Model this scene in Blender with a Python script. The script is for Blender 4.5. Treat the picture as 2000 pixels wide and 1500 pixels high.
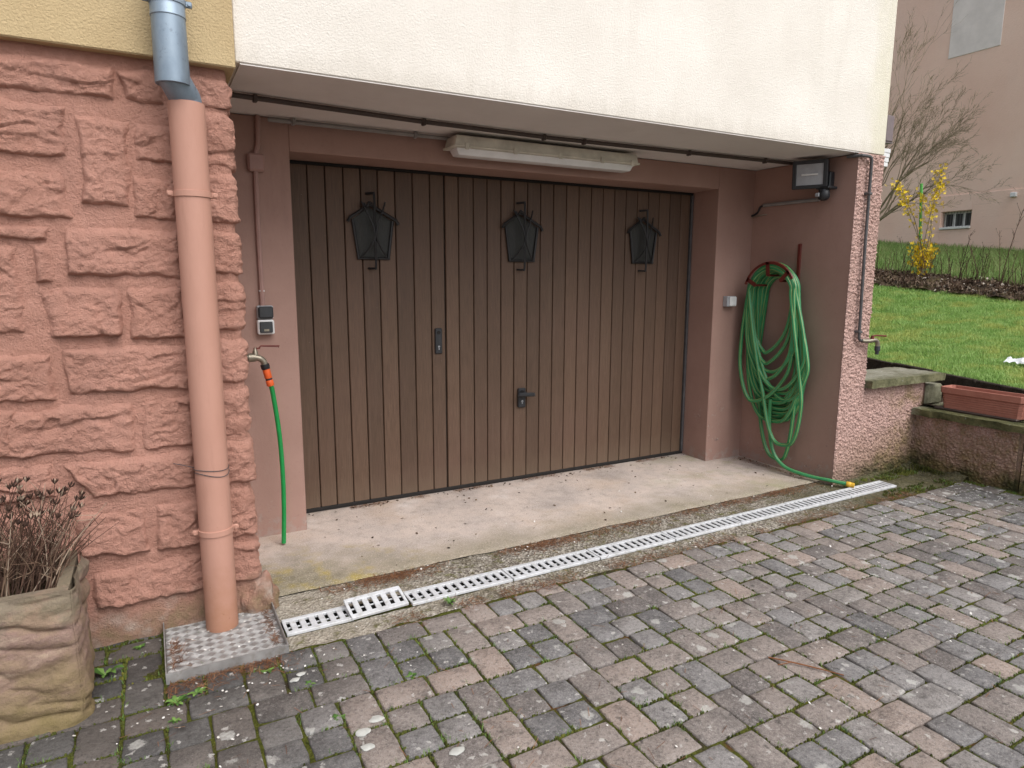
import bpy, bmesh, math, random
import numpy as np
from mathutils import Vector, Matrix, noise as mn
from math import pi, sin, cos, radians, atan2, sqrt, exp
random.seed(11); rng = np.random.default_rng(11)
for o in list(bpy.data.objects): bpy.data.objects.remove(o)
S = bpy.context.scene; C = S.collection

# ------------------------------------------------------------------ camera, sky, sun, exposure
cam = bpy.data.cameras.new('camera'); co = bpy.data.objects.new('camera', cam); C.objects.link(co); S.camera = co
yaw, pitch, roll = radians(28.495), radians(-9.122), radians(0.19)
f = Vector((sin(yaw)*cos(pitch), cos(yaw)*cos(pitch), sin(pitch))); r = Vector((cos(yaw), -sin(yaw), 0)); u = r.cross(f)
r2 = cos(roll)*r + sin(roll)*u; u2 = -sin(roll)*r + cos(roll)*u
m4 = Matrix(((r2.x, u2.x, -f.x, -0.681), (r2.y, u2.y, -f.y, -3.869), (r2.z, u2.z, -f.z, 1.378), (0, 0, 0, 1)))
co.matrix_world = m4
cam.sensor_width = 36; cam.lens = 36*1302.76/2000; cam.clip_start = .05; cam.clip_end = 500

SUN_EL, SUN_ROT = radians(52), radians(166)
world = bpy.data.worlds.new('World'); S.world = world; world.use_nodes = True
wn = world.node_tree; wn.nodes.clear()
sky = wn.nodes.new('ShaderNodeTexSky'); sky.sky_type = 'NISHITA'; sky.sun_disc = False
sky.sun_elevation = SUN_EL; sky.sun_rotation = SUN_ROT; sky.air_density = 1.0; sky.dust_density = 3.0; sky.ozone_density = 1.0
hs = wn.nodes.new('ShaderNodeHueSaturation'); hs.inputs['Saturation'].default_value = .3
bg = wn.nodes.new('ShaderNodeBackground'); bg.inputs['Strength'].default_value = .13
wo = wn.nodes.new('ShaderNodeOutputWorld')
wn.links.new(sky.outputs[0], hs.inputs['Color']); wn.links.new(hs.outputs[0], bg.inputs[0]); wn.links.new(bg.outputs[0], wo.inputs[0])
sl = bpy.data.lights.new('sun', 'SUN'); sl.energy = 1.35; sl.angle = radians(50); sl.color = (1, .985, .96)
so = bpy.data.objects.new('sun', sl); C.objects.link(so)
sd = Vector((sin(SUN_ROT)*cos(SUN_EL), cos(SUN_ROT)*cos(SUN_EL), sin(SUN_EL)))
so.rotation_euler = (-sd).to_track_quat('-Z', 'Y').to_euler(); so.location = sd*20
S.view_settings.view_transform = 'Standard'; S.view_settings.look = 'None'
S.view_settings.exposure = 0.70; S.view_settings.gamma = 1; S.view_settings.use_curve_mapping = False
S.render.engine = 'CYCLES'; S.cycles.use_denoising = True; S.cycles.denoising_input_passes = 'RGB_ALBEDO_NORMAL'; S.cycles.denoising_prefilter = 'ACCURATE'; S.cycles.max_bounces = 6; S.cycles.diffuse_bounces = 4; S.cycles.glossy_bounces = 2; S.cycles.caustics_reflective = False; S.cycles.caustics_refractive = False

# ------------------------------------------------------------------ node helpers
class T:
    def __init__(s, name, rough=.85, spec=.3):
        s.m = bpy.data.materials.new(name); s.m.use_nodes = True; s.t = s.m.node_tree; s.t.nodes.clear()
        s.o = s.t.nodes.new('ShaderNodeOutputMaterial'); s.b = s.t.nodes.new('ShaderNodeBsdfPrincipled')
        s.t.links.new(s.b.outputs[0], s.o.inputs[0]); s.b.inputs['Roughness'].default_value = rough
        s.b.inputs['Specular IOR Level'].default_value = spec; s._p = None
    def n(s, t, **k):
        x = s.t.nodes.new(t)
        for a, v in k.items(): setattr(x, a, v)
        return x
    def l(s, a, b):
        if isinstance(a, (int, float)): b.default_value = a
        elif isinstance(a, tuple):
            b.default_value = a if len(a) == len(b.default_value) else (*a, 1)
        else: s.t.links.new(a, b)
    @property
    def pos(s):
        if s._p is None: s._p = s.n('ShaderNodeNewGeometry').outputs['Position']
        return s._p
    def mapv(s, scale=(1, 1, 1), loc=(0, 0, 0), v=None, rot=(0, 0, 0)):
        x = s.n('ShaderNodeMapping'); s.l(v or s.pos, x.inputs[0]); x.inputs['Scale'].default_value = scale; x.inputs['Location'].default_value = loc
        x.inputs['Rotation'].default_value = rot
        return x.outputs[0]
    def noise(s, scale, detail=4, rough=.55, v=None, dist=0, col=False):
        x = s.n('ShaderNodeTexNoise'); s.l(v or s.pos, x.inputs['Vector']); x.inputs['Scale'].default_value = scale
        x.inputs['Detail'].default_value = detail; x.inputs['Roughness'].default_value = rough; x.inputs['Distortion'].default_value = dist
        return x.outputs['Color' if col else 'Fac']
    def vor(s, scale, v=None, feature='F1', out='Distance', rnd=1):
        x = s.n('ShaderNodeTexVoronoi', feature=feature); s.l(v or s.pos, x.inputs['Vector']); x.inputs['Scale'].default_value = scale
        x.inputs['Randomness'].default_value = rnd
        return x.outputs[out]
    def ramp(s, fac, pts, interp='LINEAR'):
        x = s.n('ShaderNodeValToRGB'); e = x.color_ramp; e.interpolation = interp
        while len(e.elements) < len(pts): e.elements.new(.5)
        for q, (p, c) in zip(e.elements, pts):
            q.position = p; q.color = (c, c, c, 1) if isinstance(c, (int, float)) else (*c, 1)
        s.l(fac, x.inputs[0]); return x.outputs[0]
    def mix(s, fac, a, b, mode='MIX'):
        x = s.n('ShaderNodeMix', data_type='RGBA', blend_type=mode); s.l(fac, x.inputs[0]); s.l(a, x.inputs[6]); s.l(b, x.inputs[7]); return x.outputs[2]
    def ma(s, op, a, b=0., c=0., clamp=False):
        x = s.n('ShaderNodeMath', operation=op, use_clamp=clamp); s.l(a, x.inputs[0]); s.l(b, x.inputs[1])
        if op in ('MULTIPLY_ADD', 'SMOOTH_MIN'): s.l(c, x.inputs[2])
        return x.outputs[0]
    def sep(s, v=None):
        x = s.n('ShaderNodeSeparateXYZ'); s.l(v or s.pos, x.inputs[0]); return x.outputs
    def mr(s, v, a, b, c=0, d=1):
        x = s.n('ShaderNodeMapRange'); s.l(v, x.inputs[0])
        for i, q in enumerate((a, b, c, d)): x.inputs[i+1].default_value = q
        return x.outputs[0]
    def attr(s, name, out='Fac'):
        x = s.n('ShaderNodeAttribute', attribute_name=name); return x.outputs[out]
    def rnd(s): return s.n('ShaderNodeObjectInfo').outputs['Random']
    def bump(s, h, strength=.5, dist=.01, nrm=None):
        x = s.n('ShaderNodeBump'); s.l(h, x.inputs['Height']); x.inputs['Strength'].default_value = strength; x.inputs['Distance'].default_value = dist
        if nrm is not None: s.l(nrm, x.inputs['Normal'])
        return x.outputs[0]
    def done(s, col=None, nrm=None, rough=None, metal=None):
        if col is not None: s.l(col, s.b.inputs['Base Color'])
        if nrm is not None: s.l(nrm, s.b.inputs['Normal'])
        if rough is not None: s.l(rough, s.b.inputs['Roughness'])
        if metal is not None: s.l(metal, s.b.inputs['Metallic'])
        return s.m

def plain(name, col, rough=.6, var=.12, scale=25, spec=.4, metal=0, bump=0.0, bs=120, bd=.002):
    t = T(name, rough, spec); n = t.noise(scale, 5, .6)
    k = t.mr(n, .3, .7, 1-var, 1+var)
    x = t.n('ShaderNodeVectorMath', operation='SCALE'); x.inputs[0].default_value = col; t.l(k, x.inputs['Scale'])
    nr = t.bump(t.noise(bs, 3), bump, bd) if bump else None
    return t.done(x.outputs[0], nr, None, metal)

# ------------------------------------------------------------------ materials
def m_stone_paint():
    t = T('salmon_stone_paint', .8, .25)
    n1 = t.noise(3, 5); n2 = t.noise(45, 4, .65)
    c = t.ramp(n1, [(.3, (.48, .245, .182)), (.7, (.575, .305, .235))])
    c = t.mix(t.mr(n2, .52, .75, 0, .5), c, (.41, .20, .15))
    c = t.mix(t.mr(n2, .5, .25, 0, .35), c, (.62, .35, .28))
    c = t.mix(t.mr(t.noise(4, 6, .72, v=t.mapv((1.3, 1, .5))), .52, .74, 0, .45), c, (.36, .19, .15))
    z = t.sep()[2]; zz = t.ma('ADD', z, t.mr(t.noise(7, 5, .65), 0, 1, -.16, .16))
    dirt = t.mr(zz, .17, .03, 0, .85)
    c = t.mix(dirt, c, t.ramp(t.noise(11, 4), [(.3, (.24, .20, .10)), (.5, (.30, .19, .13)), (.66, (.42, .36, .30))]))
    h = t.ma('ADD', t.noise(38, 8, .72), t.ma('MULTIPLY', t.ma('ABSOLUTE', t.ma('SUBTRACT', t.noise(75, 5, .65), .5)), 1.1))
    return t.done(c, t.bump(t.noise(130, 6, .75), .32, .0045, t.bump(h, .9, .022)))
def m_stucco(name, c1, c2, scale=130, st=.55, d=.006, grime=None):
    t = T(name, .9, .2)
    n1 = t.noise(2.2, 6, .6); h = t.ma('ADD', t.noise(scale, 4, .6, dist=.6), t.ma('MULTIPLY', t.vor(scale*.9, feature='SMOOTH_F1'), .5))
    c = t.ramp(n1, [(.3, c1), (.7, c2)])
    if grime: c = t.mix(t.mr(t.noise(4.5, 6, .7, v=t.mapv((1, 1, .35))), .56, .8, 0, .5), c, grime)
    return t.done(c, t.bump(h, st, d))
def m_cream():
    t = T('cream_stucco', .9, .2); p = t.sep()
    h = t.ma('ADD', t.noise(150, 4, .6, dist=.6), t.ma('MULTIPLY', t.vor(135, feature='SMOOTH_F1'), .5))
    c = t.ramp(t.noise(2.2, 6, .6), [(.3, (.70, .655, .595)), (.7, (.78, .735, .675))])
    c = t.mix(t.mr(t.noise(5, 6, .7, v=t.mapv((1, 1, .16))), .54, .78, 0, .4), c, (.60, .555, .49))
    e = t.ma('ADD', p[2], t.mr(t.noise(14, 6, .7, v=t.mapv((1, 1, .3))), 0, 1, -.12, .12)); c = t.mix(t.mr(e, 2.25, 2.13, 0, .5), c, (.50, .455, .39))
    rx = t.ma('ADD', p[0], t.mr(t.noise(6, 6, .7, v=t.mapv((1, 1, .4))), 0, 1, -.25, .25)); c = t.mix(t.mr(rx, 3.3, 3.62, 0, .55), c, (.56, .53, .34))
    return t.done(c, t.bump(h, .5, .006))
def m_pipe():
    t = T('salmon_pipe_paint', .55, .35); p = t.sep()
    c = t.ramp(t.noise(5, 6, .65, v=t.mapv((1, 1, .4))), [(.3, (.42, .222, .165)), (.7, (.48, .262, .20))])
    c = t.mix(t.mr(t.noise(24, 6, .75, v=t.mapv((1, 1, .12))), .55, .75, 0, .45), c, (.33, .165, .12))
    lo = t.mr(t.ma('ADD', p[2], t.mr(t.noise(20, 6, .7), 0, 1, -.2, .2)), .28, .02, 0, .6); c = t.mix(lo, c, (.36, .17, .09))
    c = t.mix(t.ma('MULTIPLY', t.mr(t.noise(48, 4, .7), .66, .72), t.mr(p[2], .6, .2, .15, .8)), c, (.25, .11, .06))
    return t.done(c, t.bump(t.noise(40, 4, .6, v=t.mapv((1, 1, .3))), .2, .003), t.mr(t.noise(9, 4), .3, .7, .45, .7))
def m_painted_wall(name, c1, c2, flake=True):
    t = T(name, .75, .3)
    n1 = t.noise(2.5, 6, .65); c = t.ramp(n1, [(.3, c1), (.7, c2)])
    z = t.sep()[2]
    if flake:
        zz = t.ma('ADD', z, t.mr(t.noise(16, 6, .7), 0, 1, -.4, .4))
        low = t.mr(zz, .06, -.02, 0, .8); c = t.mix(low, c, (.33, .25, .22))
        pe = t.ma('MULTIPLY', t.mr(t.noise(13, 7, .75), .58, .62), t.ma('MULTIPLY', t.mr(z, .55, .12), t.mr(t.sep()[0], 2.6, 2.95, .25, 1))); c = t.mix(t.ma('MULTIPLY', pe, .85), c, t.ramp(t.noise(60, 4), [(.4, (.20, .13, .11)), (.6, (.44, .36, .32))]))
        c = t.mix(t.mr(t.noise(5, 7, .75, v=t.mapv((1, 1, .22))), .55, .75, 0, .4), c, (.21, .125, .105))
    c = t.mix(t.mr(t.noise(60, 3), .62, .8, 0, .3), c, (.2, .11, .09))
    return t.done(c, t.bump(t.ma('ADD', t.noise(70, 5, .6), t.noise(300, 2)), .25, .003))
def m_door():
    t = T('brown_grained_board', .6, .35)
    oi = t.rnd()
    v = t.mapv((55, 8, 1.6))
    x = t.n('ShaderNodeVectorMath', operation='ADD'); t.l(v, x.inputs[0]); cx = t.n('ShaderNodeCombineXYZ'); t.l(t.ma('MULTIPLY', oi, 37.), cx.inputs[2]); t.l(cx.outputs[0], x.inputs[1])
    g = t.noise(5.5, 5, .65, v=x.outputs[0])
    g2 = t.noise(26, 3, .6, v=x.outputs[0])
    c = t.ramp(g, [(.28, (.058, .033, .021)), (.5, (.098, .058, .037)), (.72, (.132, .081, .053))])
    c = t.mix(t.mr(g2, .5, .75, 0, .55), c, (.06, .037, .026))
    k = t.mr(oi, 0, 1, .80, 1.16); y = t.n('ShaderNodeVectorMath', operation='SCALE'); t.l(c, y.inputs[0]); t.l(k, y.inputs['Scale'])
    c = t.mix(t.mr(t.noise(1.7, 4), .45, .75, 0, .35), y.outputs[0], (.118, .066, .05))
    c = t.mix(t.mr(t.noise(7, 6, .7, v=t.mapv((6, 1, .25))), .52, .75, 0, .45), c, (.148, .10, .07))
    spk = t.mr(t.vor(26), .045, .02); c = t.mix(t.ma('MULTIPLY', spk, .55), c, (.35, .29, .24))
    z = t.ma('ADD', t.sep()[2], t.mr(t.noise(9, 5), 0, 1, -.08, .08)); c = t.mix(t.mr(z, .20, .0, 0, .4), c, (.165, .118, .08))
    return t.done(c, t.bump(t.ma('ADD', g2, g), .3, .0015), t.mr(g, .3, .7, .5, .68))
def m_concrete():
    t = T('stained_concrete', .9, .2)
    p = t.sep(); n = t.noise(2.3, 6, .62); n2 = t.noise(14, 6, .7); n3 = t.noise(140, 3, .6)
    c = t.ramp(n, [(.3, (.33, .285, .26)), (.45, (.47, .40, .36)), (.58, (.54, .45, .395)), (.72, (.64, .57, .53))])
    c = t.mix(t.mr(n2, .5, .72, 0, .55), c, (.25, .215, .19))
    c = t.mix(t.mr(t.noise(1.4, 6, .7, v=t.mapv(loc=(5, 9, 0))), .52, .68, 0, .5), c, (.50, .37, .27))
    c = t.mix(t.mr(n2, .45, .2, 0, .4), c, (.56, .49, .43))
    # algae and lichen stains along the outer edge and under the tap
    e = t.ma('ADD', p[1], t.mr(t.noise(5, 5, .65), 0, 1, -.3, .3))
    edge = t.mr(e, -.66, -.98, 0, .85)
    c = t.mix(edge, c, t.ramp(n2, [(.3, (.19, .165, .11)), (.6, (.30, .26, .19))]))
    lx = t.ma('ADD', p[0], t.mr(t.noise(4, 5), 0, 1, -.45, .45)); lef = t.ma('MULTIPLY', t.mr(lx, .42, -.1), t.mr(e, -.5, -.8))
    c = t.mix(t.ma('MULTIPLY', lef, .85), c, t.ramp(n2, [(.35, (.15, .135, .085)), (.65, (.29, .255, .18))]))
    ye = t.ma('MULTIPLY', t.ma('MULTIPLY', t.mr(lx, .55, .15), t.mr(t.noise(6, 4, v=t.mapv(loc=(3, 1, 0))), .52, .66)), t.mr(e, -.5, -.75))
    c = t.mix(t.ma('MULTIPLY', ye, .8), c, (.36, .275, .06))
    rx = t.ma('MULTIPLY', t.mr(p[0], 1.8, 3.0), t.mr(t.noise(5, 5, v=t.mapv(loc=(7, 2, 0))), .5, .7)); c = t.mix(t.ma('MULTIPLY', rx, .55), c, (.27, .27, .13))
    spk = t.mr(t.vor(40), .13, .07); c = t.mix(t.ma('MULTIPLY', spk, .6), c, (.10, .08, .06))
    c = t.mix(t.mr(n3, .54, .68, 0, .5), c, (.22, .18, .15))
    c = t.mix(t.mr(n3, .46, .34, 0, .45), c, (.64, .55, .49))
    return t.done(c, t.bump(t.ma('ADD', t.noise(60, 6, .7), n3), .45, .006))
def m_strip():
    t = T('mossy_washed_concrete', .95, .15)
    p = t.sep(); v = t.vor(95, out='Color'); n = t.noise(4, 6, .65); n2 = t.noise(19, 5, .7)
    g = t.ramp(t.sep(v)[0], [(.0, (.12, .10, .085)), (.5, (.26, .23, .19)), (1, (.48, .44, .38))])
    c = t.mix(t.mr(n, .45, .62, 0, .75), g, t.ramp(t.noise(70, 4, .7), [(.35, (.075, .06, .035)), (.65, (.21, .18, .12))]))
    c = t.mix(t.mr(n2, .54, .66, 0, .8), c, (.12, .115, .03))
    c = t.mix(t.ma('MULTIPLY', t.mr(p[0], .6, -.1), t.mr(n2, .7, .4, 0, .7)), c, (.45, .40, .33))
    mo = t.ma('MULTIPLY', t.mr(t.ma('ADD', p[0], t.mr(n2, 0, 1, -.5, .5)), 2.4, 3.4), .85); c = t.mix(mo, c, t.ramp(t.noise(38, 6, .75), [(.3, (.022, .022, .010)), (.5, (.075, .07, .03)), (.7, (.17, .15, .09))]))
    return t.done(c, t.bump(t.ma('ADD', t.vor(95), t.noise(40, 6, .7)), .8, .012))
def m_paver(name, tones, k):
    t = T(name, .92, .2)
    tone = t.ma('FRACT', t.ma('ADD', t.rnd(), t.attr('tone')))
    c = t.ramp(tone, tones)
    n = t.noise(10, 6, .68); n2 = t.noise(80, 5, .75); n3 = t.noise(330, 2, .6)
    c = t.mix(t.mr(n, .5, .75, 0, .75), c, (.068, .06, .056))
    c = t.mix(t.mr(n, .5, .28, 0, .5), c, (.37, .32, .29) if k else (.35, .337, .33))
    c = t.mix(t.mr(n2, .53, .66, 0, .62), c, (.075, .068, .064))
    c = t.mix(t.mr(n2, .47, .34, 0, .55), c, (.36, .33, .31))
    c = t.mix(t.mr(n3, .58, .70, 0, .5), c, (.56, .53, .50))
    c = t.mix(t.mr(n3, .42, .30, 0, .5), c, (.10, .09, .085))
    px = t.sep()
    # damp, algae-dark strip near the wall at the left and far right corner
    dk = t.ma('MULTIPLY', t.mr(t.ma('ADD', px[0], t.mr(t.noise(3, 5), 0, 1, -.9, .9)), .15, -.5), t.mr(t.ma('ADD', px[1], t.mr(t.noise(5, 5), 0, 1, -.4, .4)), -2.6, -1.7))
    c = t.mix(t.ma('MULTIPLY', dk, .68), c, (.040, .037, .033))
    dk2 = t.mr(t.ma('SUBTRACT', px[0], t.ma('MULTIPLY', t.ma('ADD', px[1], t.mr(t.noise(3, 5), 0, 1, -.9, .9)), -1.)), 1.4, 2.6); c = t.mix(t.ma('MULTIPLY', dk2, .55), c, (.075, .07, .062))
    wob = t.n('ShaderNodeVectorMath', operation='ADD'); t.l(t.pos, wob.inputs[0])
    w2 = t.n('ShaderNodeVectorMath', operation='SCALE'); t.l(t.noise(32, 5, .7, col=True), w2.inputs[0]); w2.inputs['Scale'].default_value = .06; t.l(w2.outputs[0], wob.inputs[1])
    for sc, th, keep, col, amt in ((8, .21, .45, (.50, .49, .46), .8), (23, .23, .5, (.54, .52, .49), .8), (19, .19, .6, (.07, .065, .06), .7)):
        x = t.n('ShaderNodeTexVoronoi', feature='F1'); t.l(wob.outputs[0], x.inputs['Vector']); x.inputs['Scale'].default_value = sc
        sp = t.ma('MULTIPLY', t.mr(x.outputs['Distance'], th, th*.72), t.ma('GREATER_THAN', t.sep(x.outputs['Color'])[0], keep))
        sp = t.ma('MULTIPLY', sp, t.mr(n2, .35, .6, .45, 1))
        c = t.mix(t.ma('MULTIPLY', sp, amt), c, col)
    # flaky white lichen in the damp far right corner
    fl = t.ma('MULTIPLY', t.mr(t.noise(24, 5, .7), .56, .62), t.mr(t.ma('ADD', px[0], px[1]), .9, 2.2)); c = t.mix(t.ma('MULTIPLY', fl, .9), c, (.56, .56, .55))
    # moss creeping in from the joints
    c = t.mix(t.mr(t.noise(6.5, 7, .75), .64, .72, 0, .6), c, (.10, .10, .035))
    h = t.ma('ADD', t.ma('ADD', n2, t.ma('MULTIPLY', n3, .6)), t.ma('MULTIPLY', t.noise(35, 5), 1.2))
    return t.done(c, t.bump(h, .8, .008))
def m_joint():
    t = T('soil_and_moss', 1, .1)
    n = t.noise(7, 6, .7); n2 = t.noise(120, 4, .7)
    c = t.ramp(n2, [(.3, (.022, .017, .012)), (.7, (.085, .065, .045))])
    g = t.ramp(n2, [(.3, (.045, .05, .012)), (.55, (.10, .11, .02)), (.75, (.19, .19, .045))])
    c = t.mix(t.mr(n, .36, .48), c, g)
    c = t.mix(t.mr(t.noise(9, 5, v=t.mapv(loc=(4, 4, 0))), .6, .68, 0, .8), c, (.14, .065, .035))
    return t.done(c, t.bump(t.ma('ADD', n2, t.noise(300, 3)), 1, .008))
def m_roughcast():
    t = T('pink_roughcast', .95, .2)
    p = t.sep(); n = t.noise(3.5, 6, .65); v = t.noise(120, 4, .65)
    c = t.ramp(v, [(.3, (.28, .175, .15)), (.55, (.52, .345, .30)), (.75, (.66, .48, .43))])
    c = t.mix(t.mr(n, .45, .75, 0, .35), c, (.33, .215, .165))
    zz = t.ma('ADD', p[2], t.mr(t.noise(6, 6, .7), 0, 1, -.22, .22))
    wx = t.mr(p[0], 3.3, 3.8, .25, 1)
    c = t.mix(t.ma('MULTIPLY', t.mr(zz, .38, .06, 0, .75), wx), c, (.20, .135, .075))
    c = t.mix(t.ma('MULTIPLY', t.mr(zz, .13, .02, 0, .95), wx), c, t.ramp(t.noise(22, 4), [(.35, (.025, .03, .012)), (.65, (.085, .08, .03))]))
    tp = t.ma('MULTIPLY', t.mr(t.ma('ADD', p[0], t.mr(n, 0, 1, -.4, .4)), 3.75, 4.1), t.mr(t.noise(9, 5, .7), .42, .66, 0, .75)); c = t.mix(tp, c, (.20, .15, .06))
    return t.done(c, t.bump(t.ma('ADD', t.noise(130, 5, .65), t.vor(120)), .7, .008))
def m_cap():
    t = T('mossy_sandstone_slab', .95, .15)
    n = t.noise(8, 6, .7); n2 = t.noise(70, 5, .7)
    c = t.ramp(n, [(.3, (.10, .095, .06)), (.5, (.22, .21, .16)), (.7, (.33, .32, .27))])
    x = t.mr(t.sep()[1], -1.0, -1.15); c = t.mix(t.ma('MULTIPLY', x, .9), c, t.ramp(n, [(.35, (.025, .03, .010)), (.6, (.13, .125, .05)), (.75, (.22, .21, .12))]))
    c = t.mix(t.mr(n2, .55, .75, 0, .6), c, (.06, .06, .03))
    c = t.mix(t.mr(t.noise(26, 4), .66, .74, 0, .8), c, (.5, .5, .46))
    return t.done(c, t.bump(t.ma('ADD', n2, t.noise(25, 5)), .7, .01))
def m_sand_planter():
    t = T('mossy_sandstone', .95, .15)
    n = t.noise(6, 6, .65, v=t.mapv((1, 1, 2.5))); n2 = t.noise(60, 5, .7)
    c = t.ramp(n, [(.3, (.16, .115, .08)), (.45, (.29, .205, .145)), (.58, (.255, .17, .14)), (.72, (.38, .29, .22))])
    z = t.ma('ADD', t.sep()[2], t.mr(t.noise(8, 5, .7), 0, 1, -.25, .25)); c = t.mix(t.mr(z, .26, -.02, 0, .7), c, (.17, .135, .05))
    c = t.mix(t.mr(n2, .55, .8, 0, .5), c, (.10, .075, .045))
    c = t.mix(t.mr(z, .33, .42, 0, .6), c, (.17, .16, .11))
    return t.done(c, t.bump(t.ma('ADD', n2, t.noise(18, 5)), .7, .01))
def m_grass(name, cols, yel):
    t = T(name, .6, .3)
    a = t.attr('tone'); n = t.noise(2.2, 6, .7)
    c = t.ramp(a, [(0, cols[0]), (.5, cols[1]), (1, cols[2])])
    c = t.mix(t.mr(n, .48, .6, 0, .65), c, yel)
    c = t.mix(t.mr(t.noise(6, 6, .7), .55, .7, 0, .5), c, cols[0])
    tl = t.n('ShaderNodeBsdfTranslucent'); t.l(c, tl.inputs[0]); mx = t.n('ShaderNodeMixShader'); mx.inputs[0].default_value = .4; t.l(t.b.outputs[0], mx.inputs[1]); t.l(tl.outputs[0], mx.inputs[2]); t.l(mx.outputs[0], t.o.inputs[0])
    return t.done(c)
def m_far_wall():
    t = T('weathered_pink_render', .9, .2)
    n = t.noise(.45, 6, .6); n2 = t.noise(.5, 5, .6, v=t.mapv((1, 1, .4)))
    c = t.ramp(n, [(.3, (.70, .475, .385)), (.7, (.80, .58, .48))])
    c = t.mix(t.mr(n2, .5, .75, 0, .45), c, (.70, .57, .51))
    c = t.mix(t.mr(t.noise(9, 5, .7), .55, .8, 0, .25), c, (.56, .41, .34))
    z = t.sep()[2]; fr = t.ma('FRACT', t.ma('MULTIPLY', z, 3.1)); ln = t.ma('MULTIPLY', t.mr(fr, .05, .0), t.mr(z, 3.5, 3.45))
    c = t.mix(t.ma('MULTIPLY', ln, t.mr(t.noise(2.2, 4), .45, .6, 0, .35)), c, (.27, .2, .16))
    return t.done(c, t.bump(t.noise(25, 6, .7), .4, .02))
def m_hose(name, g1, stripe):
    t = T(name, .38, .5)
    uv = t.n('ShaderNodeUVMap'); s = t.sep(uv.outputs[0])
    fr = t.ma('FRACT', t.ma('MULTIPLY', s[0], 4.)); st = t.ma('MULTIPLY', t.mr(fr, .80, .86), t.mr(fr, 1.0, .94))
    c = t.ramp(t.noise(14, 4), [(.3, g1), (.7, tuple(x*1.35 for x in g1))])
    if stripe: c = t.mix(t.ma('MULTIPLY', st, .9), c, (.36, .40, .13))
    c = t.mix(t.mr(t.noise(30, 5, .7), .58, .8, 0, .35), c, (.10, .11, .07))
    return t.done(c)
def m_zinc():
    t = T('weathered_zinc', .42, .5)
    n = t.noise(7, 6, .65, v=t.mapv((1, 1, .5)))
    c = t.ramp(n, [(.3, (.16, .20, .25)), (.55, (.25, .315, .385)), (.75, (.35, .42, .49))])
    c = t.mix(t.mr(t.noise(34, 4, .7), .6, .75, 0, .6), c, (.10, .11, .12))
    return t.done(c, t.bump(t.noise(18, 4), .15, .003), t.mr(n, .3, .7, .38, .6), .55)
def m_soil():
    t = T('dark_soil', 1, .1)
    n = t.noise(22, 6, .7); c = t.ramp(n, [(.3, (.03, .022, .016)), (.55, (.085, .06, .042)), (.75, (.16, .12, .085))])
    c = t.mix(t.mr(t.noise(2.5, 4), .5, .62, 0, .6), c, (.13, .115, .05))
    return t.done(c, t.bump(n, 1, .03))
def m_tone(name, pts, rough=.8):
    t = T(name, rough, .25); return t.done(t.ramp(t.attr('tone'), pts))
def m_terracotta():
    t = T('terracotta_plastic', .6, .35); n = t.noise(9, 5, .6)
    c = t.ramp(n, [(.3, (.33, .125, .09)), (.7, (.42, .18, .135))])
    c = t.mix(t.mr(t.noise(40, 5, .7), .55, .8, 0, .35), c, (.45, .27, .21))
    return t.done(c, t.bump(t.noise(90, 3), .15, .002))
def m_plate():
    t = T('aluminium_plate', .42, .5); n = t.noise(13, 6, .7)
    c = t.ramp(n, [(.3, (.27, .262, .255)), (.7, (.42, .41, .40))])
    c = t.mix(t.mr(t.noise(30, 6, .7), .52, .75, 0, .6), c, (.17, .135, .10))
    return t.done(c, t.bump(t.noise(90, 3), .2, .002), t.mr(n, .3, .7, .4, .7), .6)
def m_white_plastic():
    t = T('dirty_white_plastic', .5, .4); n = t.noise(18, 6, .7)
    c = t.ramp(n, [(.3, (.42, .42, .425)), (.6, (.58, .59, .61))])
    c = t.mix(t.mr(t.noise(38, 6, .75), .54, .7, 0, .6), c, (.26, .24, .19))
    return t.done(c, t.bump(n, .1, .002))
def m_glass():
    t = T('dark_window_glass', .25, .5); n = t.noise(9, 5, .7, v=t.mapv((3, 1, .4)))
    return t.done(t.ramp(n, [(.3, (.008, .008, .007)), (.7, (.030, .030, .026))]), t.bump(t.noise(45, 4, .7, v=t.mapv((2.5, 1, .5))), .8, .006), t.mr(n, .3, .7, .45, .7))

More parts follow.
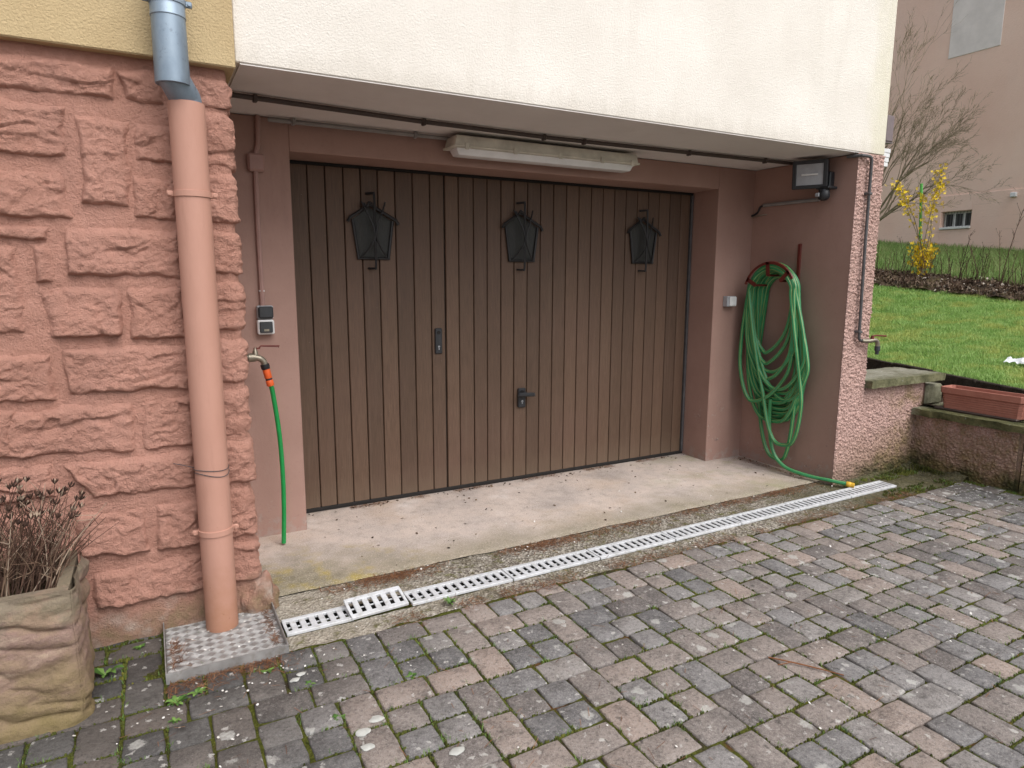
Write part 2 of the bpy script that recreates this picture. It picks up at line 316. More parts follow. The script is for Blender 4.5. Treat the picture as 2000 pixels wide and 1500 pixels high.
MT = dict(
 stone=m_stone_paint(),
 cream=m_cream(),
 yellow=m_stucco('ochre_stucco', (.45, .335, .185), (.54, .42, .245), 140, .6, .007, (.38, .28, .15)),
 soffit=m_stucco('grey_white_soffit', (.68, .64, .615), (.76, .72, .695), 60, .15, .002, (.60, .55, .52)),
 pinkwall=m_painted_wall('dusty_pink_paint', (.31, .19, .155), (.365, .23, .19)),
 door=m_door(), concrete=m_concrete(), strip=m_strip(),
 pavg=m_paver('grey_paving_stone', [(0, (.14, .135, .137)), (.35, (.20, .192, .192)), (.7, (.26, .245, .24)), (1, (.285, .257, .24))], 0),
 pavb=m_paver('brown_paving_stone', [(0, (.145, .128, .122)), (.3, (.22, .192, .178)), (.65, (.285, .24, .216)), (1, (.36, .28, .238))], 1),
 joint=m_joint(), rough=m_roughcast(), cap=m_cap(), sand=m_sand_planter(),
 farwall=m_far_wall(), soil=m_soil(), tread=plain('worn_tread', (.72, .71, .70), .35, .15, 30, .5, .6), terra=m_terracotta(), plate=m_plate(), wplastic=m_white_plastic(), glass=m_glass(),
 zinc=m_zinc(), hose=m_hose('striped_green_hose', (.028, .20, .075), True), hose2=m_hose('plain_green_hose', (.006, .20, .045), False),
 claypipe=m_pipe(),
 iron=plain('black_iron', (.022, .021, .022), .5, .3, 30, .5, .3, .2),
 black=plain('black_plastic', (.016, .017, .02), .42, .2, 30, .5),
 leafgap=plain('dark_brown_leaf', (.03, .02, .015), .8, .3),
 darkgap=plain('dark_rubber', (.012, .01, .009), .8, .3),
 brownpipe=plain('brown_conduit_paint', (.06, .042, .036), .5, .2, 12),
 greypipe=plain('grey_pipe_paint', (.075, .072, .075), .5, .3, 14),
 greyconduit=plain('grey_conduit', (.25, .235, .225), .5, .15, 14),
 pinkpipe=plain('pink_painted_conduit', (.34, .205, .178), .6, .1, 12),
 lampbody=plain('aged_lamp_housing', (.60, .57, .49), .6, .2, 9),
 lampglass=plain('milky_lamp_cover', (.82, .82, .83), .25, .08, 6, .5),
 redmetal=plain('dark_red_metal', (.13, .022, .016), .5, .25, 20),
 orange=plain('orange_plastic', (.72, .12, .03), .4, .1),
 yellowp=plain('yellow_plastic', (.62, .36, .03), .45, .15),
 brass=plain('tarnished_brass', (.25, .22, .17), .4, .25, 40, .5, .6),
 steelgrey=plain('grey_plastic', (.33, .34, .36), .5, .1), whiteplain=plain('white_plastic', (.66, .66, .66), .5, .08),
 charcoal=plain('charcoal_plastic', (.035, .038, .042), .5, .2),
 wframe=plain('white_window_paint', (.6, .6, .58), .5, .1), mauve=plain('mauve_grey_metal', (.17, .135, .14), .5, .1),
 bark=plain('olive_grey_bark', (.24, .20, .135), .9, .3, 20, .2, 0, .5, 60, .01),
 stake=plain('green_stake', (.09, .38, .07), .5, .1), wood_edge=plain('dark_wet_edging', (.045, .036, .027), .95, .45, 18, .2, 0, .8, 40, .02),
 cloth=plain('white_plastic_sheet', (.7, .72, .74), .4, .1),
 grass=m_grass('lawn_blades', ((.19, .34, .075), (.30, .47, .13), (.44, .60, .23)), (.52, .52, .15)),
 meadow=m_grass('rough_grass_blades', ((.09, .19, .04), (.18, .30, .08), (.32, .42, .16)), (.30, .31, .14)),
 turf=plain('turf', (.07, .14, .03), 1, .4, 14, .1, 0, .8, 60, .02),
 dry=m_tone('dry_stems', [(0, (.035, .018, .013)), (.5, (.105, .058, .04)), (.85, (.23, .155, .105)), (1, (.42, .33, .25))]),
 litter=m_tone('dead_leaves', [(0, (.025, .018, .013)), (.5, (.07, .045, .03)), (.92, (.16, .115, .075)), (1, (.42, .37, .31))]),
 needles=m_tone('pine_needles', [(0, (.07, .03, .016)), (.6, (.20, .085, .04)), (1, (.32, .17, .09))]),
 petal=m_tone('petals', [(0, (.5, .47, .43)), (1, (.75, .73, .7))]),
 weed=m_tone('weed_leaves', [(0, (.045, .11, .02)), (1, (.15, .25, .06))], .6),
 moss=m_tone('moss', [(0, (.035, .04, .010)), (.6, (.085, .095, .018)), (1, (.16, .15, .03))], 1),
 flower=m_tone('forsythia_flowers', [(0, (.65, .42, .01)), (1, (.85, .65, .03))], .7),
 ground=plain('far_ground', (.19, .165, .145), .95, .3, 3, .15, 0, .6, 30, .01),
 pebble=plain('white_stone', (.42, .42, .395), .9, .15, 40, .2, 0, .5, 90, .004),
 patch=plain('grey_patch_render', (.70, .64, .61), .9, .12, 2, .2, 0, .3, 30, .01),
)

# ------------------------------------------------------------------ object helpers
WL = {}
def tag(o, label=None, cat=None, group=None, kind=None):
    if label: o['label'] = label
    if cat: o['category'] = cat
    if group: o['group'] = group
    if kind: o['kind'] = kind
    return o
def par(o, p):
    if p is not None:
        o.parent = p; o.matrix_parent_inverse = Matrix.Translation(-WL[p.name])
    return o
def empty(name, loc):
    o = bpy.data.objects.new(name, None); C.objects.link(o); o.location = loc; o.empty_display_size = .1; WL[o.name] = Vector(loc); return o
def thing(name, loc, label, cat, group=None):
    return tag(empty(name, loc), label, cat, group)
def mk(name, V, F, mat, parent=None, smooth=False, uv=None, tone=None, origin=None, midx=None):
    V = np.asarray(V, float).reshape(-1, 3)
    if origin is None: origin = ((V[:, 0].min()+V[:, 0].max())/2, (V[:, 1].min()+V[:, 1].max())/2, V[:, 2].min())
    og = np.array(origin)
    me = bpy.data.meshes.new(name)
    if isinstance(F, np.ndarray):
        k = F.shape[1]; me.vertices.add(len(V)); me.vertices.foreach_set('co', (V-og).ravel())
        me.loops.add(F.size); me.loops.foreach_set('vertex_index', F.ravel().astype(np.int32))
        me.polygons.add(len(F)); me.polygons.foreach_set('loop_start', np.arange(0, F.size, k, dtype=np.int32))
        me.update(calc_edges=True)
    else: me.from_pydata((V-og).tolist(), [], F); me.update()
    for mm in (mat if isinstance(mat, (list, tuple)) else [mat]): me.materials.append(MT[mm])
    if midx is not None: me.polygons.foreach_set('material_index', np.asarray(midx, np.int32))
    if smooth: me.polygons.foreach_set('use_smooth', np.ones(len(me.polygons), bool))
    if uv is not None:
        ul = me.uv_layers.new(name='UVMap'); li = np.zeros(len(me.loops), np.int32); me.loops.foreach_get('vertex_index', li)
        ul.data.foreach_set('uv', np.asarray(uv, np.float32)[li].ravel())
    if tone is not None:
        a = me.attributes.new('tone', 'FLOAT', 'POINT'); a.data.foreach_set('value', np.asarray(tone, np.float32))
    o = bpy.data.objects.new(name, me); C.objects.link(o); o.location = origin; WL[o.name] = Vector(origin)
    return par(o, parent)
class G:
    """collects geometry"""
    def __init__(s): s.V = []; s.F = []; s.uv = []; s.tn = []
    def add(s, V, F, uv=None, tone=None):
        b = len(s.V); s.V += [tuple(v) for v in V]; s.F += [tuple(i+b for i in q) for q in F]
        s.uv += list(uv) if uv is not None else [(0, 0)]*len(V); s.tn += [tone if tone is not None else 0]*len(V); return s
    def box(s, lo, hi, bev=0.0, mtx=None, seg=1):
        bm = bmesh.new(); bmesh.ops.create_cube(bm, size=1)
        for v in bm.verts: v.co = Vector([(lo[i]+hi[i])/2 + v.co[i]*(hi[i]-lo[i]) for i in range(3)])
        if bev: bmesh.ops.bevel(bm, geom=bm.edges[:], offset=bev, segments=seg, affect='EDGES', profile=.5)
        if mtx is not None: bm.transform(mtx)
        bm.verts.index_update(); s.add([v.co[:] for v in bm.verts], [[v.index for v in f_.verts] for f_ in bm.faces]); bm.free(); return s
    def tube(s, P, R, n=10, cap=True, closed=False, tone=None):
        P = [Vector(p) for p in P]; N = len(P)
        if not isinstance(R, (list, tuple, np.ndarray)): R = [R]*N
        V = []; F = []; UV = []; ref = None; L = 0
        for i, p in enumerate(P):
            a = P[(i-1) % N] if (closed or i > 0) else p; b = P[(i+1) % N] if (closed or i < N-1) else p
            t = (b-a).normalized() if (b-a).length > 1e-9 else Vector((0, 0, 1))
            if ref is None: ref = t.orthogonal().normalized()
            ref = (ref - t*ref.dot(t)); ref = ref.normalized() if ref.length > 1e-6 else t.orthogonal().normalized()
            bn = t.cross(ref)
            if i: L += (p-P[i-1]).length
            for k in range(n):
                an = 2*pi*k/n; V.append(p + (ref*cos(an)+bn*sin(an))*R[i]); UV.append((k/n, L))
        M = N if closed else N-1
        for i in range(M):
            for k in range(n):
                j = (i+1) % N; F.append((i*n+k, i*n+(k+1) % n, j*n+(k+1) % n, j*n+k))
        if cap and not closed: F.append(tuple(range(n))[::-1]); F.append(tuple((N-1)*n+k for k in range(n)))
        return s.add(V, F, UV, tone)
    def lathe(s, c, prof, n=20, axis=Vector((0, 0, 1))):
        ax = Vector(axis).normalized(); a = ax.orthogonal().normalized(); b = ax.cross(a); V = []; F = []
        for (rr, h) in prof:
            for k in range(n): V.append(Vector(c)+ax*h+(a*cos(2*pi*k/n)+b*sin(2*pi*k/n))*rr)
        for i in range(len(prof)-1):
            for k in range(n): F.append((i*n+k, i*n+(k+1) % n, (i+1)*n+(k+1) % n, (i+1)*n+k))
        F.append(tuple(range(n))[::-1]); F.append(tuple((len(prof)-1)*n+k for k in range(n)))
        return s.add(V, F)
    def out(s, name, mat, parent=None, smooth=False, tone=False, uv=False, **k):
        o = mk(name, s.V, s.F, mat, parent, smooth, s.uv if uv else None, s.tn if tone else None, **k)
        if smooth:
            try: o.data.set_sharp_from_angle(angle=radians(40))
            except Exception: pass
        return o
def box(name, lo, hi, mat, parent=None, bev=0.0, mtx=None): return G().box(lo, hi, bev, mtx).out(name, mat, parent)
def grid(name, nx, ny, fn, mat, parent=None, smooth=True, **k):
    V = [fn(i/nx, j/ny) for j in range(ny+1) for i in range(nx+1)]
    I = np.arange(nx*ny); a = (I//nx)*(nx+1)+I % nx
    F = np.stack([a, a+1, a+nx+2, a+nx+1], 1)
    return mk(name, V, F, mat, parent, smooth, **k)
def fbm(p, o=4, s=1.0): return mn.fractal(Vector(p)*s, .9, 2.1, o)
def catmull(P, n=8, closed=False):
    P = [Vector(p) for p in P]; N = len(P); out = []
    g = (lambda i: P[i % N]) if closed else (lambda i: P[max(0, min(N-1, i))])
    for i in range(N if closed else N-1):
        for k in range(n):
            t = k/n; a, b, c, d = g(i-1), g(i), g(i+1), g(i+2)
            out.append(.5*((2*b)+(c-a)*t+(2*a-5*b+4*c-d)*t*t+(3*b-3*c+d-a)*t**3))
    if not closed: out.append(P[-1])
    return out
def blades(pos, h, w, lean, bend=.4):
    """bent two-segment blades as arrays; pos Nx3"""
    N = len(pos); a = rng.uniform(0, 2*pi, N); d = np.stack([np.cos(a), np.sin(a), np.zeros(N)], 1); sd_ = np.stack([-np.sin(a), np.cos(a), np.zeros(N)], 1)
    ln = lean*rng.uniform(.2, 1, N); z = np.array([0, 0, 1.])
    mid = pos + d*(ln*h*.35)[:, None] + z*(h*.6)[:, None]; tip = pos + d*(ln*h)[:, None] + z*(h*(1-.35*ln*bend))[:, None]
    V = np.empty((N, 5, 3)); V[:, 0] = pos-sd_*(w/2)[:, None]; V[:, 1] = pos+sd_*(w/2)[:, None]; V[:, 2] = mid+sd_*(w*.38)[:, None]; V[:, 3] = mid-sd_*(w*.38)[:, None]; V[:, 4] = tip
    b = np.arange(N)*5
    F = np.concatenate([np.stack([b, b+1, b+2], 1), np.stack([b, b+2, b+3], 1), np.stack([b+3, b+2, b+4], 1)])
    return V.reshape(-1, 3), F

# ------------------------------------------------------------------ dimensions (metres; x along the facade, y inwards, z up)
YF, YO, ZS, XR, XP, XC, W, H = -.255, -1.073, 2.156, 3.309, 3.565, -.336, 2.955, 2.0

# ------------------------------------------------------------------ ground
gsheet = mk('ground', [(-60, -60, -.09), (60, -60, -.09), (60, 60, -.09), (-60, 60, -.09)], [(0, 1, 2, 3)], 'ground'); tag(gsheet, kind='structure')
def slab_fn(u_, v_):
    x = -.50+u_*(XR+.50+.02); y = .06+v_*(-.985-.06)
    if v_ > .999: y += .012*fbm((x*3, 0, 5), 4)
    z = .0015*fbm((x*2, y*2, 1), 4)
    if v_ > .97: z -= .006*(v_-.97)/.03
    return (x, y, z)
slab = grid('garage_apron', 190, 52, slab_fn, 'concrete'); tag(slab, kind='structure')
def strip_z(x, y):
    z = -.012 + .004*fbm((x*7, y*7, 3), 5)
    if x > 3.3: z += .035*max(0, 1-abs(y+1.05)/.09)*(.7+.6*fbm((x*8, y*8, 0), 3))*min(1, (x-3.3)/.05)
    if x > 3.9: z += .045*max(0, 1-(4.2-x)/.12)*(.8+.8*fbm((x*9, y*9, 2), 3))
    return z
DB = lambda x: -1.208+.008*x
DF = lambda x: -1.334+.008*x
sb = grid('drain_surround', 260, 24, lambda a, b: (lambda x: (x, -.975+b*(DB(x)+.975), strip_z(x, -.975+b*(DB(x)+.975))))(-.312+a*4.532), 'strip'); tag(sb, kind='structure')
sf = grid('drain_surround', 260, 12, lambda a, b: (lambda x: (x, DF(x)+b*(-1.47-DF(x)), strip_z(x, DF(x)+b*(-1.47-DF(x)))))(-.312+a*4.532), 'strip'); tag(sf, kind='structure')
sg = grid('drain_surround', 40, 10, lambda a, b: (lambda x: (x, DB(x)+b*(DF(x)-DB(x)), strip_z(x, -1.27)))(3.672+a*.548), 'strip'); tag(sg, kind='structure')
g = G()
for (y0, y1) in ((DB(1)-.004, DB(1)+.03), (DF(1)-.03, DF(1)+.004)): g.box((-.33, y0, -.085), (3.72, y1, -.024))
g.box((-.33, DF(1), -.085), (3.72, DB(1), -.075))
ch = g.out('drain_channel', 'darkgap'); tag(ch, kind='structure')

# paving: joint bed with every stone laid on it
def bed_fn(a, b):
    x = -2.2+a*8.2; y = -.95-b*3.0
    if y > -1.45 and x > -.34: return (x, y, -.05)
    z = -.0085+.009*fbm((x*6.5, y*6.5, 7), 5)+.004*fbm((x*40, y*40, 2), 3)
    return (x, y, min(z, -.0055))
pav = grid('pavement', 640, 240, bed_fn, 'joint'); tag(pav, kind='structure')
UU = .1225
def stone_mesh(w, d, seed):
    rr = random.Random(seed); g_ = .0034+rr.uniform(-.0010, .0012); hw, hd = w/2-g_, d/2-g_; ring = []
    nx, ny = (4, 3) if w > d else ((3, 4) if d > w else (3, 3))
    for i in range(nx): ring.append((-hw+2*hw*i/nx, -hd))
    for i in range(ny): ring.append((hw, -hd+2*hd*i/ny))
    for i in range(nx): ring.append((hw-2*hw*i/nx, hd))
    for i in range(ny): ring.append((-hw, hd-2*hd*i/ny))
    n = len(ring); V = []; F = []
    jit = [(rr.uniform(-.0022, .0022), rr.uniform(-.0022, .0022)) for _ in ring]
    for (ins, z) in ((0, -.05), (.0, -.007), (.0016, -.0018), (.0055, 0)):
        for k, (x, y) in enumerate(ring):
            corner = abs(abs(x)-hw) < 1e-6 and abs(abs(y)-hd) < 1e-6; pull = ins + (.0024 if corner else 0)*(1 if z > -.04 else .6)
            V.append((x*(1-pull/hw)+jit[k][0], y*(1-pull/hd)+jit[k][1], z+(rr.uniform(-.0006, .0006) if z > -.03 else 0)))
    for l in range(3):
        for k in range(n): F.append((l*n+k, l*n+(k+1) % n, (l+1)*n+(k+1) % n, (l+1)*n+k))
    V.append((0, 0, .0004)); c_ = len(V)-1
    for k in range(n): F.append((3*n+k, 3*n+(k+1) % n, c_))
    return V, F
SH = {}
for nm, (w, d) in dict(sq=(UU, UU), hr=(1.5*UU, UU), vr=(UU, 1.5*UU)).items():
    for mt in ('pavg', 'pavb'):
        SH[nm, mt] = []
        for s_ in range(5):
            V, F = stone_mesh(w, d, s_*13+ord(nm[0])); me = bpy.data.meshes.new('paving_stone'); me.from_pydata(V, [], F); me.update()
            me.materials.append(MT[mt]); me.polygons.foreach_set('use_smooth', np.ones(len(me.polygons), bool)); SH[nm, mt].append((me, V, F))
# pinwheel bond: four small squares, a pair of upright and a pair of lying rectangles per cell
stones = []
pr = random.Random(5)
DIM = dict(sq=(UU/2, UU/2), hr=(.75*UU, UU/2), vr=(UU/2, .75*UU))
for i in range(-14, 18):
    for j in range(-12, 12):
        ox, oy = .99+(3*i+j)*UU, -2.575+(3*j-i)*UU
        if not (-2.4 < ox < 6 and -4.2 < oy < -.6): continue
        cell = [('sq', .5, .5), ('sq', 1.5, .5), ('sq', .5, 1.5), ('sq', 1.5, 1.5), ('vr', -.5, .75), ('vr', -.5, 2.25), ('hr', .75, 2.5), ('hr', 2.25, 2.5)]
        for nm, dx_, dy_ in cell:
            x, y = ox+dx_*UU, oy+dy_*UU; sy = 1.0; lim = -1.452 if x > -.33 else -1.045
            hd_ = DIM[nm][1]
            if y+hd_ > lim:
                hn = lim-(y-hd_)
                if hn < .035: continue
                sy = hn/(2*hd_); y = y-hd_+hn/2
            stones.append((nm, x, y, sy))
def px_proj(x, y, z=0):
    d = Vector((x, y, z))-Vector((-.681, -3.869, 1.378)); zz = d.dot(f)
    return (1000+1302.76*d.dot(r2)/zz, 750-1302.76*d.dot(u2)/zz, zz)
def ok(x, y):
    if x > 4.16 and y > -1.82: return False
    if -.66 < x < -.36 and y > -1.40: return False
    if x < -1.02 and y > -1.50: return False
    if y < -3.9: return False
    return True
stones = [s for s in stones if ok(s[1], s[2])]
def score(s):
    p = px_proj(s[1], s[2])
    if p[2] < .2 or p[0] < -30 or p[0] > 2030 or p[1] > 1530: return -1
    return 1/p[2]
stones.sort(key=score, reverse=True)
rest = {'V': [], 'F': [], 't': [], 'm': []}
for i, (nm, x, y, sy) in enumerate(stones):
    mt = 'pavg' if pr.random() < (.82 if nm == 'sq' else .22) else 'pavb'
    me, V, F = SH[nm, mt][pr.randrange(5)]
    x += pr.uniform(-.0022, .0022); y += pr.uniform(-.0022, .0022)*(sy == 1); z = pr.uniform(-.0025, .003)+.004*fbm((x*1.5, y*1.5, 0), 2)
    if x < -.3 and y > -1.50: z = min(z, 0)-.006
    rx, ry, rz = pr.gauss(0, .008), pr.gauss(0, .008), pr.gauss(0, .010)
    if i < 300 and score((nm, x, y)) > 0:
        o = bpy.data.objects.new('paving_stone', me); C.objects.link(o); o.location = (x, y, z); o.rotation_euler = (rx, ry, rz); o.scale = (1, sy, 1); par(o, pav)
    else:
        Mx = Matrix.Translation((x, y, z)) @ Matrix.Rotation(rz, 4, 'Z') @ Matrix.Rotation(rx, 4, 'X') @ Matrix.Rotation(ry, 4, 'Y') @ Matrix.Diagonal((1, sy, 1, 1))
        b = len(rest['V']); rest['V'] += [(Mx @ Vector(v))[:] for v in V]; rest['F'] += [tuple(k+b for k in q) for q in F]
        tn = pr.random(); rest['t'] += [tn]*len(V); rest['m'] += [0 if mt == 'pavg' else 1]*len(F)
o = mk('paving_stones', rest['V'], rest['F'], ['pavg', 'pavb'], pav, True, tone=rest['t'], midx=rest['m']); o['kind'] = 'stuff'

# ------------------------------------------------------------------ house
house = thing('house', (1.6, 2, 0), 'house with cream upper wall, ochre band and salmon stone corner over a recessed garage bay', 'house')
box('upper_wall', (XC+.003, YO, ZS+.004), (XP, 7, 7.5), 'cream', house, .004)
box('soffit', (XC+.02, YO+.004, ZS-.001), (XR+.10, .2, ZS+.003), 'soffit', house)
box('ochre_wall', (-5, YO-.035, 2.128), (XC, 6, 7.5), 'yellow', house, .005)
# garage wall with opening
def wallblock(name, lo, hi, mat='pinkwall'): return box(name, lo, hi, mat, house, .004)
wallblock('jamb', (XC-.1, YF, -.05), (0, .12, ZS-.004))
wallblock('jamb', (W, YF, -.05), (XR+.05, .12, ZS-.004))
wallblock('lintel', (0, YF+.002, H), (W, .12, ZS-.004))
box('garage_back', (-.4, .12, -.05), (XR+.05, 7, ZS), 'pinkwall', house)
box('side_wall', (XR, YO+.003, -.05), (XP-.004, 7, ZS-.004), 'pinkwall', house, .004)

# rough-cast panels as displaced relief
def relief(name, org, du, dv, w, h, nrm, amp, mat, parent, step=.0045, seed=0, sc=62):
    org, du, dv, nrm = map(Vector, (org, du, dv, nrm)); nu, nv = int(w/step), int(h/step)
    def fn(a, b):
        p = org+du*(a*w)+dv*(b*h); q = p*sc+Vector((seed, seed*2, 0))
        d = mn.voronoi(q)[0][0]; hgt = max(0, .7-d)*1.7 + .4*mn.noise(q*1.7)+.4*mn.noise(q*.5)
        e = min(a*w, (1-a)*w, b*h, (1-b)*h); k = min(1, e/.004)
        return p+nrm*(amp*hgt*k)
    return grid(name, nu, nv, fn, mat, parent)
relief('pillar_face', (XR-.002, YO, -.02), (1, 0, 0), (0, 0, 1), XP-XR+.004, ZS+.02, (0, -1, 0), .012, 'rough', house, .0042)

# quarry-faced stone corner
def wall_pt(s_, z, d):
    """s runs along the front and bends round the corner at XC"""
    R = .035; c_ = XC-.02
    if s_ < c_-R: return (s_, YO-d, z)
    a = (s_-(c_-R))/(R*1.2)
    if a < pi/2: return (c_-R+(R+d)*sin(a), YO+R-(R+d)*cos(a), z)
    return (c_+d, YO+R+(s_-(c_-R)-R*1.2*pi/2), z)
stone_wall = empty('stone_wall', (-1.0, YO+.1, 0)); par(stone_wall, house)
box('wall_core', (-5, YO+.06, -.05), (XC-.06, 6, 2.13), 'stone', stone_wall)
def mort(a, b):
    s_ = -1.95+a*2.45; z = -.06+b*2.195
    d = -.009+.004*fbm((s_*4, z*4, 3), 4)+.004*fbm((s_*18, z*18, 8), 3)
    if z < .12: d += (.12-z)*.18
    return wall_pt(s_, z, d)
grid('mortar', 230, 205, mort, 'stone', stone_wall)
ST = [[(-1.040,2.089),(-0.725,2.094),(-0.733,1.983),(-1.051,1.968)],[(-0.716,2.089),(-0.575,2.089),(-0.579,1.980),(-0.698,1.983)],[(-0.522,2.099),(-0.348,2.102),(-0.353,1.988),(-0.513,1.988)],
[(-1.053,1.955),(-0.873,1.945),(-0.891,1.770),(-1.070,1.771)],[(-0.850,1.920),(-0.695,1.920),(-0.710,1.618),(-0.860,1.619)],[(-0.677,1.917),(-0.543,1.914),(-0.552,1.780),(-0.685,1.778)],[(-0.527,1.974),(-0.342,1.970),(-0.345,1.768),(-0.534,1.778)],
[(-1.074,1.735),(-0.909,1.726),(-0.888,1.570),(-1.089,1.571)],[(-0.698,1.733),(-0.547,1.730),(-0.558,1.577),(-0.705,1.585)],[(-0.528,1.764),(-0.340,1.756),(-0.342,1.570),(-0.534,1.574)],
[(-1.092,1.545),(-0.954,1.547),(-0.965,1.492),(-1.097,1.495)],[(-0.910,1.548),(-0.559,1.551),(-0.558,1.366),(-0.918,1.383)],[(-0.536,1.552),(-0.333,1.551),(-0.340,1.377),(-0.537,1.382)],[(-1.098,1.478),(-1.049,1.476),(-1.053,1.181),(-1.127,1.178)],[(-1.008,1.484),(-0.965,1.485),(-0.951,1.347),(-1.012,1.354)],
[(-1.005,1.336),(-0.765,1.339),(-0.775,1.152),(-0.987,1.167)],[(-0.743,1.339),(-0.556,1.346),(-0.563,1.147),(-0.745,1.143)],[(-0.534,1.365),(-0.331,1.357),(-0.337,1.162),(-0.533,1.165)],
[(-0.962,1.123),(-0.558,1.131),(-0.565,0.947),(-0.952,0.959)],[(-1.133,1.118),(-0.993,1.111),(-0.992,0.944),(-1.149,0.943)],[(-0.535,1.142),(-0.334,1.142),(-0.330,0.964),(-0.536,0.965)],
[(-1.095,0.917),(-0.755,0.923),(-0.756,0.729),(-1.110,0.754)],[(-0.738,0.922),(-0.556,0.930),(-0.559,0.725),(-0.730,0.726)],[(-1.151,0.925),(-1.110,0.922),(-1.124,0.756),(-1.168,0.747)],[(-0.534,0.941),(-0.335,0.946),(-0.340,0.756),(-0.535,0.751)],
[(-1.007,0.711),(-0.563,0.717),(-0.562,0.560),(-0.916,0.571)],[(-1.170,0.726),(-1.024,0.719),(-1.018,0.585),(-1.183,0.593)],[(-0.533,0.726),(-0.331,0.740),(-0.337,0.548),(-0.533,0.556)],
[(-0.967,0.525),(-0.743,0.519),(-0.747,0.323),(-0.971,0.348)],[(-0.718,0.515),(-0.558,0.510),(-0.559,0.319),(-0.717,0.329)],[(-0.534,0.535),(-0.332,0.530),(-0.336,0.317),(-0.536,0.332)],[(-1.185,0.566),(-0.985,0.536),(-0.991,0.357),(-1.203,0.381)],
[(-0.943,0.282),(-0.554,0.292),(-0.556,0.132),(-0.938,0.139)],[(-0.534,0.310),(-0.335,0.299),(-0.337,0.142),(-0.537,0.132)],[(-1.206,0.353),(-0.966,0.311),(-0.967,0.140),(-1.224,0.155)]]
ST += [[(-1.72, z1), (-1.36, z1+.005), (-1.37, z0), (-1.71, z0-.004)] for z1, z0 in ((2.09, 1.95), (1.93, 1.77), (1.74, 1.57), (1.55, 1.36), (1.33, 1.15), (1.12, .95), (.92, .74), (.71, .56))]
def quarry(idx, Q):
    Q = [list(q) for q in Q]
    for i in (0, 3):
        if -1.36 < Q[i][0] < -1.03: Q[i][0] -= .17
    corner = max(Q[1][0], Q[2][0]) > -.37
    for i, (ix, iz) in enumerate(((1, -1), (-1, -1), (-1, 1), (1, 1))): Q[i][0] += .001*ix; Q[i][1] += .002*iz
    for i in (1, 2):
        if corner: Q[i][0] = XC+.22+.05*sin(idx*2.3)
    wd = Q[1][0]-Q[0][0]; ht = Q[0][1]-Q[3][1]; nu, nv = max(8, int(wd/.0050)), max(8, int(ht/.0050)); sd_ = idx*7.31
    rr = random.Random(idx); tx, tz = rr.uniform(-.006, .006), rr.uniform(-.007, .004); base = rr.uniform(.017, .023); leds = [(rr.uniform(.2, .8), rr.uniform(.25, .7), rr.uniform(.2, .4), rr.uniform(.006, .014), rr.uniform(0, 6)) for _ in range(rr.choice([0, 0, 1, 1, 2]))]
    def fn(a, b):
        x = (Q[3][0]*(1-a)+Q[2][0]*a)*(1-b)+(Q[0][0]*(1-a)+Q[1][0]*a)*b; z = (Q[3][1]*(1-a)+Q[2][1]*a)*(1-b)+(Q[0][1]*(1-a)+Q[1][1]*a)*b
        x2 = x+.014*mn.noise((x*11, z*11, sd_)); z2 = z+.012*mn.noise((x*11, z*11, sd_+9))
        jn = .008*mn.noise((x*26, z*26, sd_)); wv = mn.noise((x*7, z*7, sd_+5))
        def ramp_(e, w__): q = max(0, min(1, (e+jn)/max(.005, w__))); return 1-(1-q)**2
        k = min(ramp_((1-b)*ht, .030+.022*wv), ramp_(b*ht, .013+.010*wv), ramp_(a*wd, .020-.014*wv), 1 if corner else ramp_((1-a)*wd, .020+.014*wv))
        P3 = Vector((x*11+.5*mn.noise((x*20, z*20, 3)), z*17+.5*mn.noise((x*20, z*20, 7)), sd_)); dd, pp_ = mn.voronoi(P3); c0 = pp_[0]
        gx, gz, gc = mn.noise(c0*3.3+Vector((.3, .7, 0))), mn.noise(c0*3.3+Vector((9, 4, 2))), mn.noise(c0*5.1+Vector((2, 2, 2)))
        fac = .0055*gc+.009*((P3.x-c0.x)*gx+(P3.y-c0.y)*gz)*2; sm = min(1, (dd[1]-dd[0])/.09); fac *= .35+.65*sm
        led = 0
        for (au, bv, hw_, dp_, ph_) in leds:
            q_ = (a-au)/hw_
            if abs(q_) < 1:
                t_ = (bv+.07*sin(a*7+ph_)+.05*mn.noise((x*16, ph_, 0))-b)*ht
                if t_ > 0: led += dp_*exp(-t_/.032)*(1-q_*q_)
        P4 = Vector((x*38+.4*mn.noise((x*60, z*60, 3)), z*50, sd_)); d4, p4 = mn.voronoi(P4); c4 = p4[0]
        fac += .0042*mn.noise(c4*4.7)+.0045*((P4.x-c4.x)*mn.noise(c4*3.1+Vector((5, 1, 0)))+(P4.y-c4.y)*mn.noise(c4*3.1+Vector((1, 8, 3))))
        n1 = mn.noise((x*6, z*8, sd_)); n2 = fbm((x*24, z*30, sd_), 5)
        d = -.012+k*(base+tx*(a-.5)*2+tz*(b-.5)*2+fac+.0045*n1+.0045*n2-led)+.0018*fbm((x*90, z*90, sd_), 3)
        return wall_pt(x2, z2, d)
    grid('stone', nu, nv, fn, 'stone', stone_wall)
for i_, q_ in enumerate(ST): quarry(i_, q_)
bm = bmesh.new(); bmesh.ops.create_icosphere(bm, subdivisions=4, radius=1)
for v in bm.verts:
    p = v.co.copy(); k_ = 1+.25*mn.noise(p*2)+.10*mn.noise(p*6); v.co = Vector((-.365+p.x*.085*k_, -1.035+p.y*.075*k_, .01+p.z*.13*k_))
bm.verts.index_update(); G().add([v.co[:] for v in bm.verts], [[v.index for v in q.verts] for q in bm.faces]).out('mortar_foot', 'stone', stone_wall, True); bm.free()
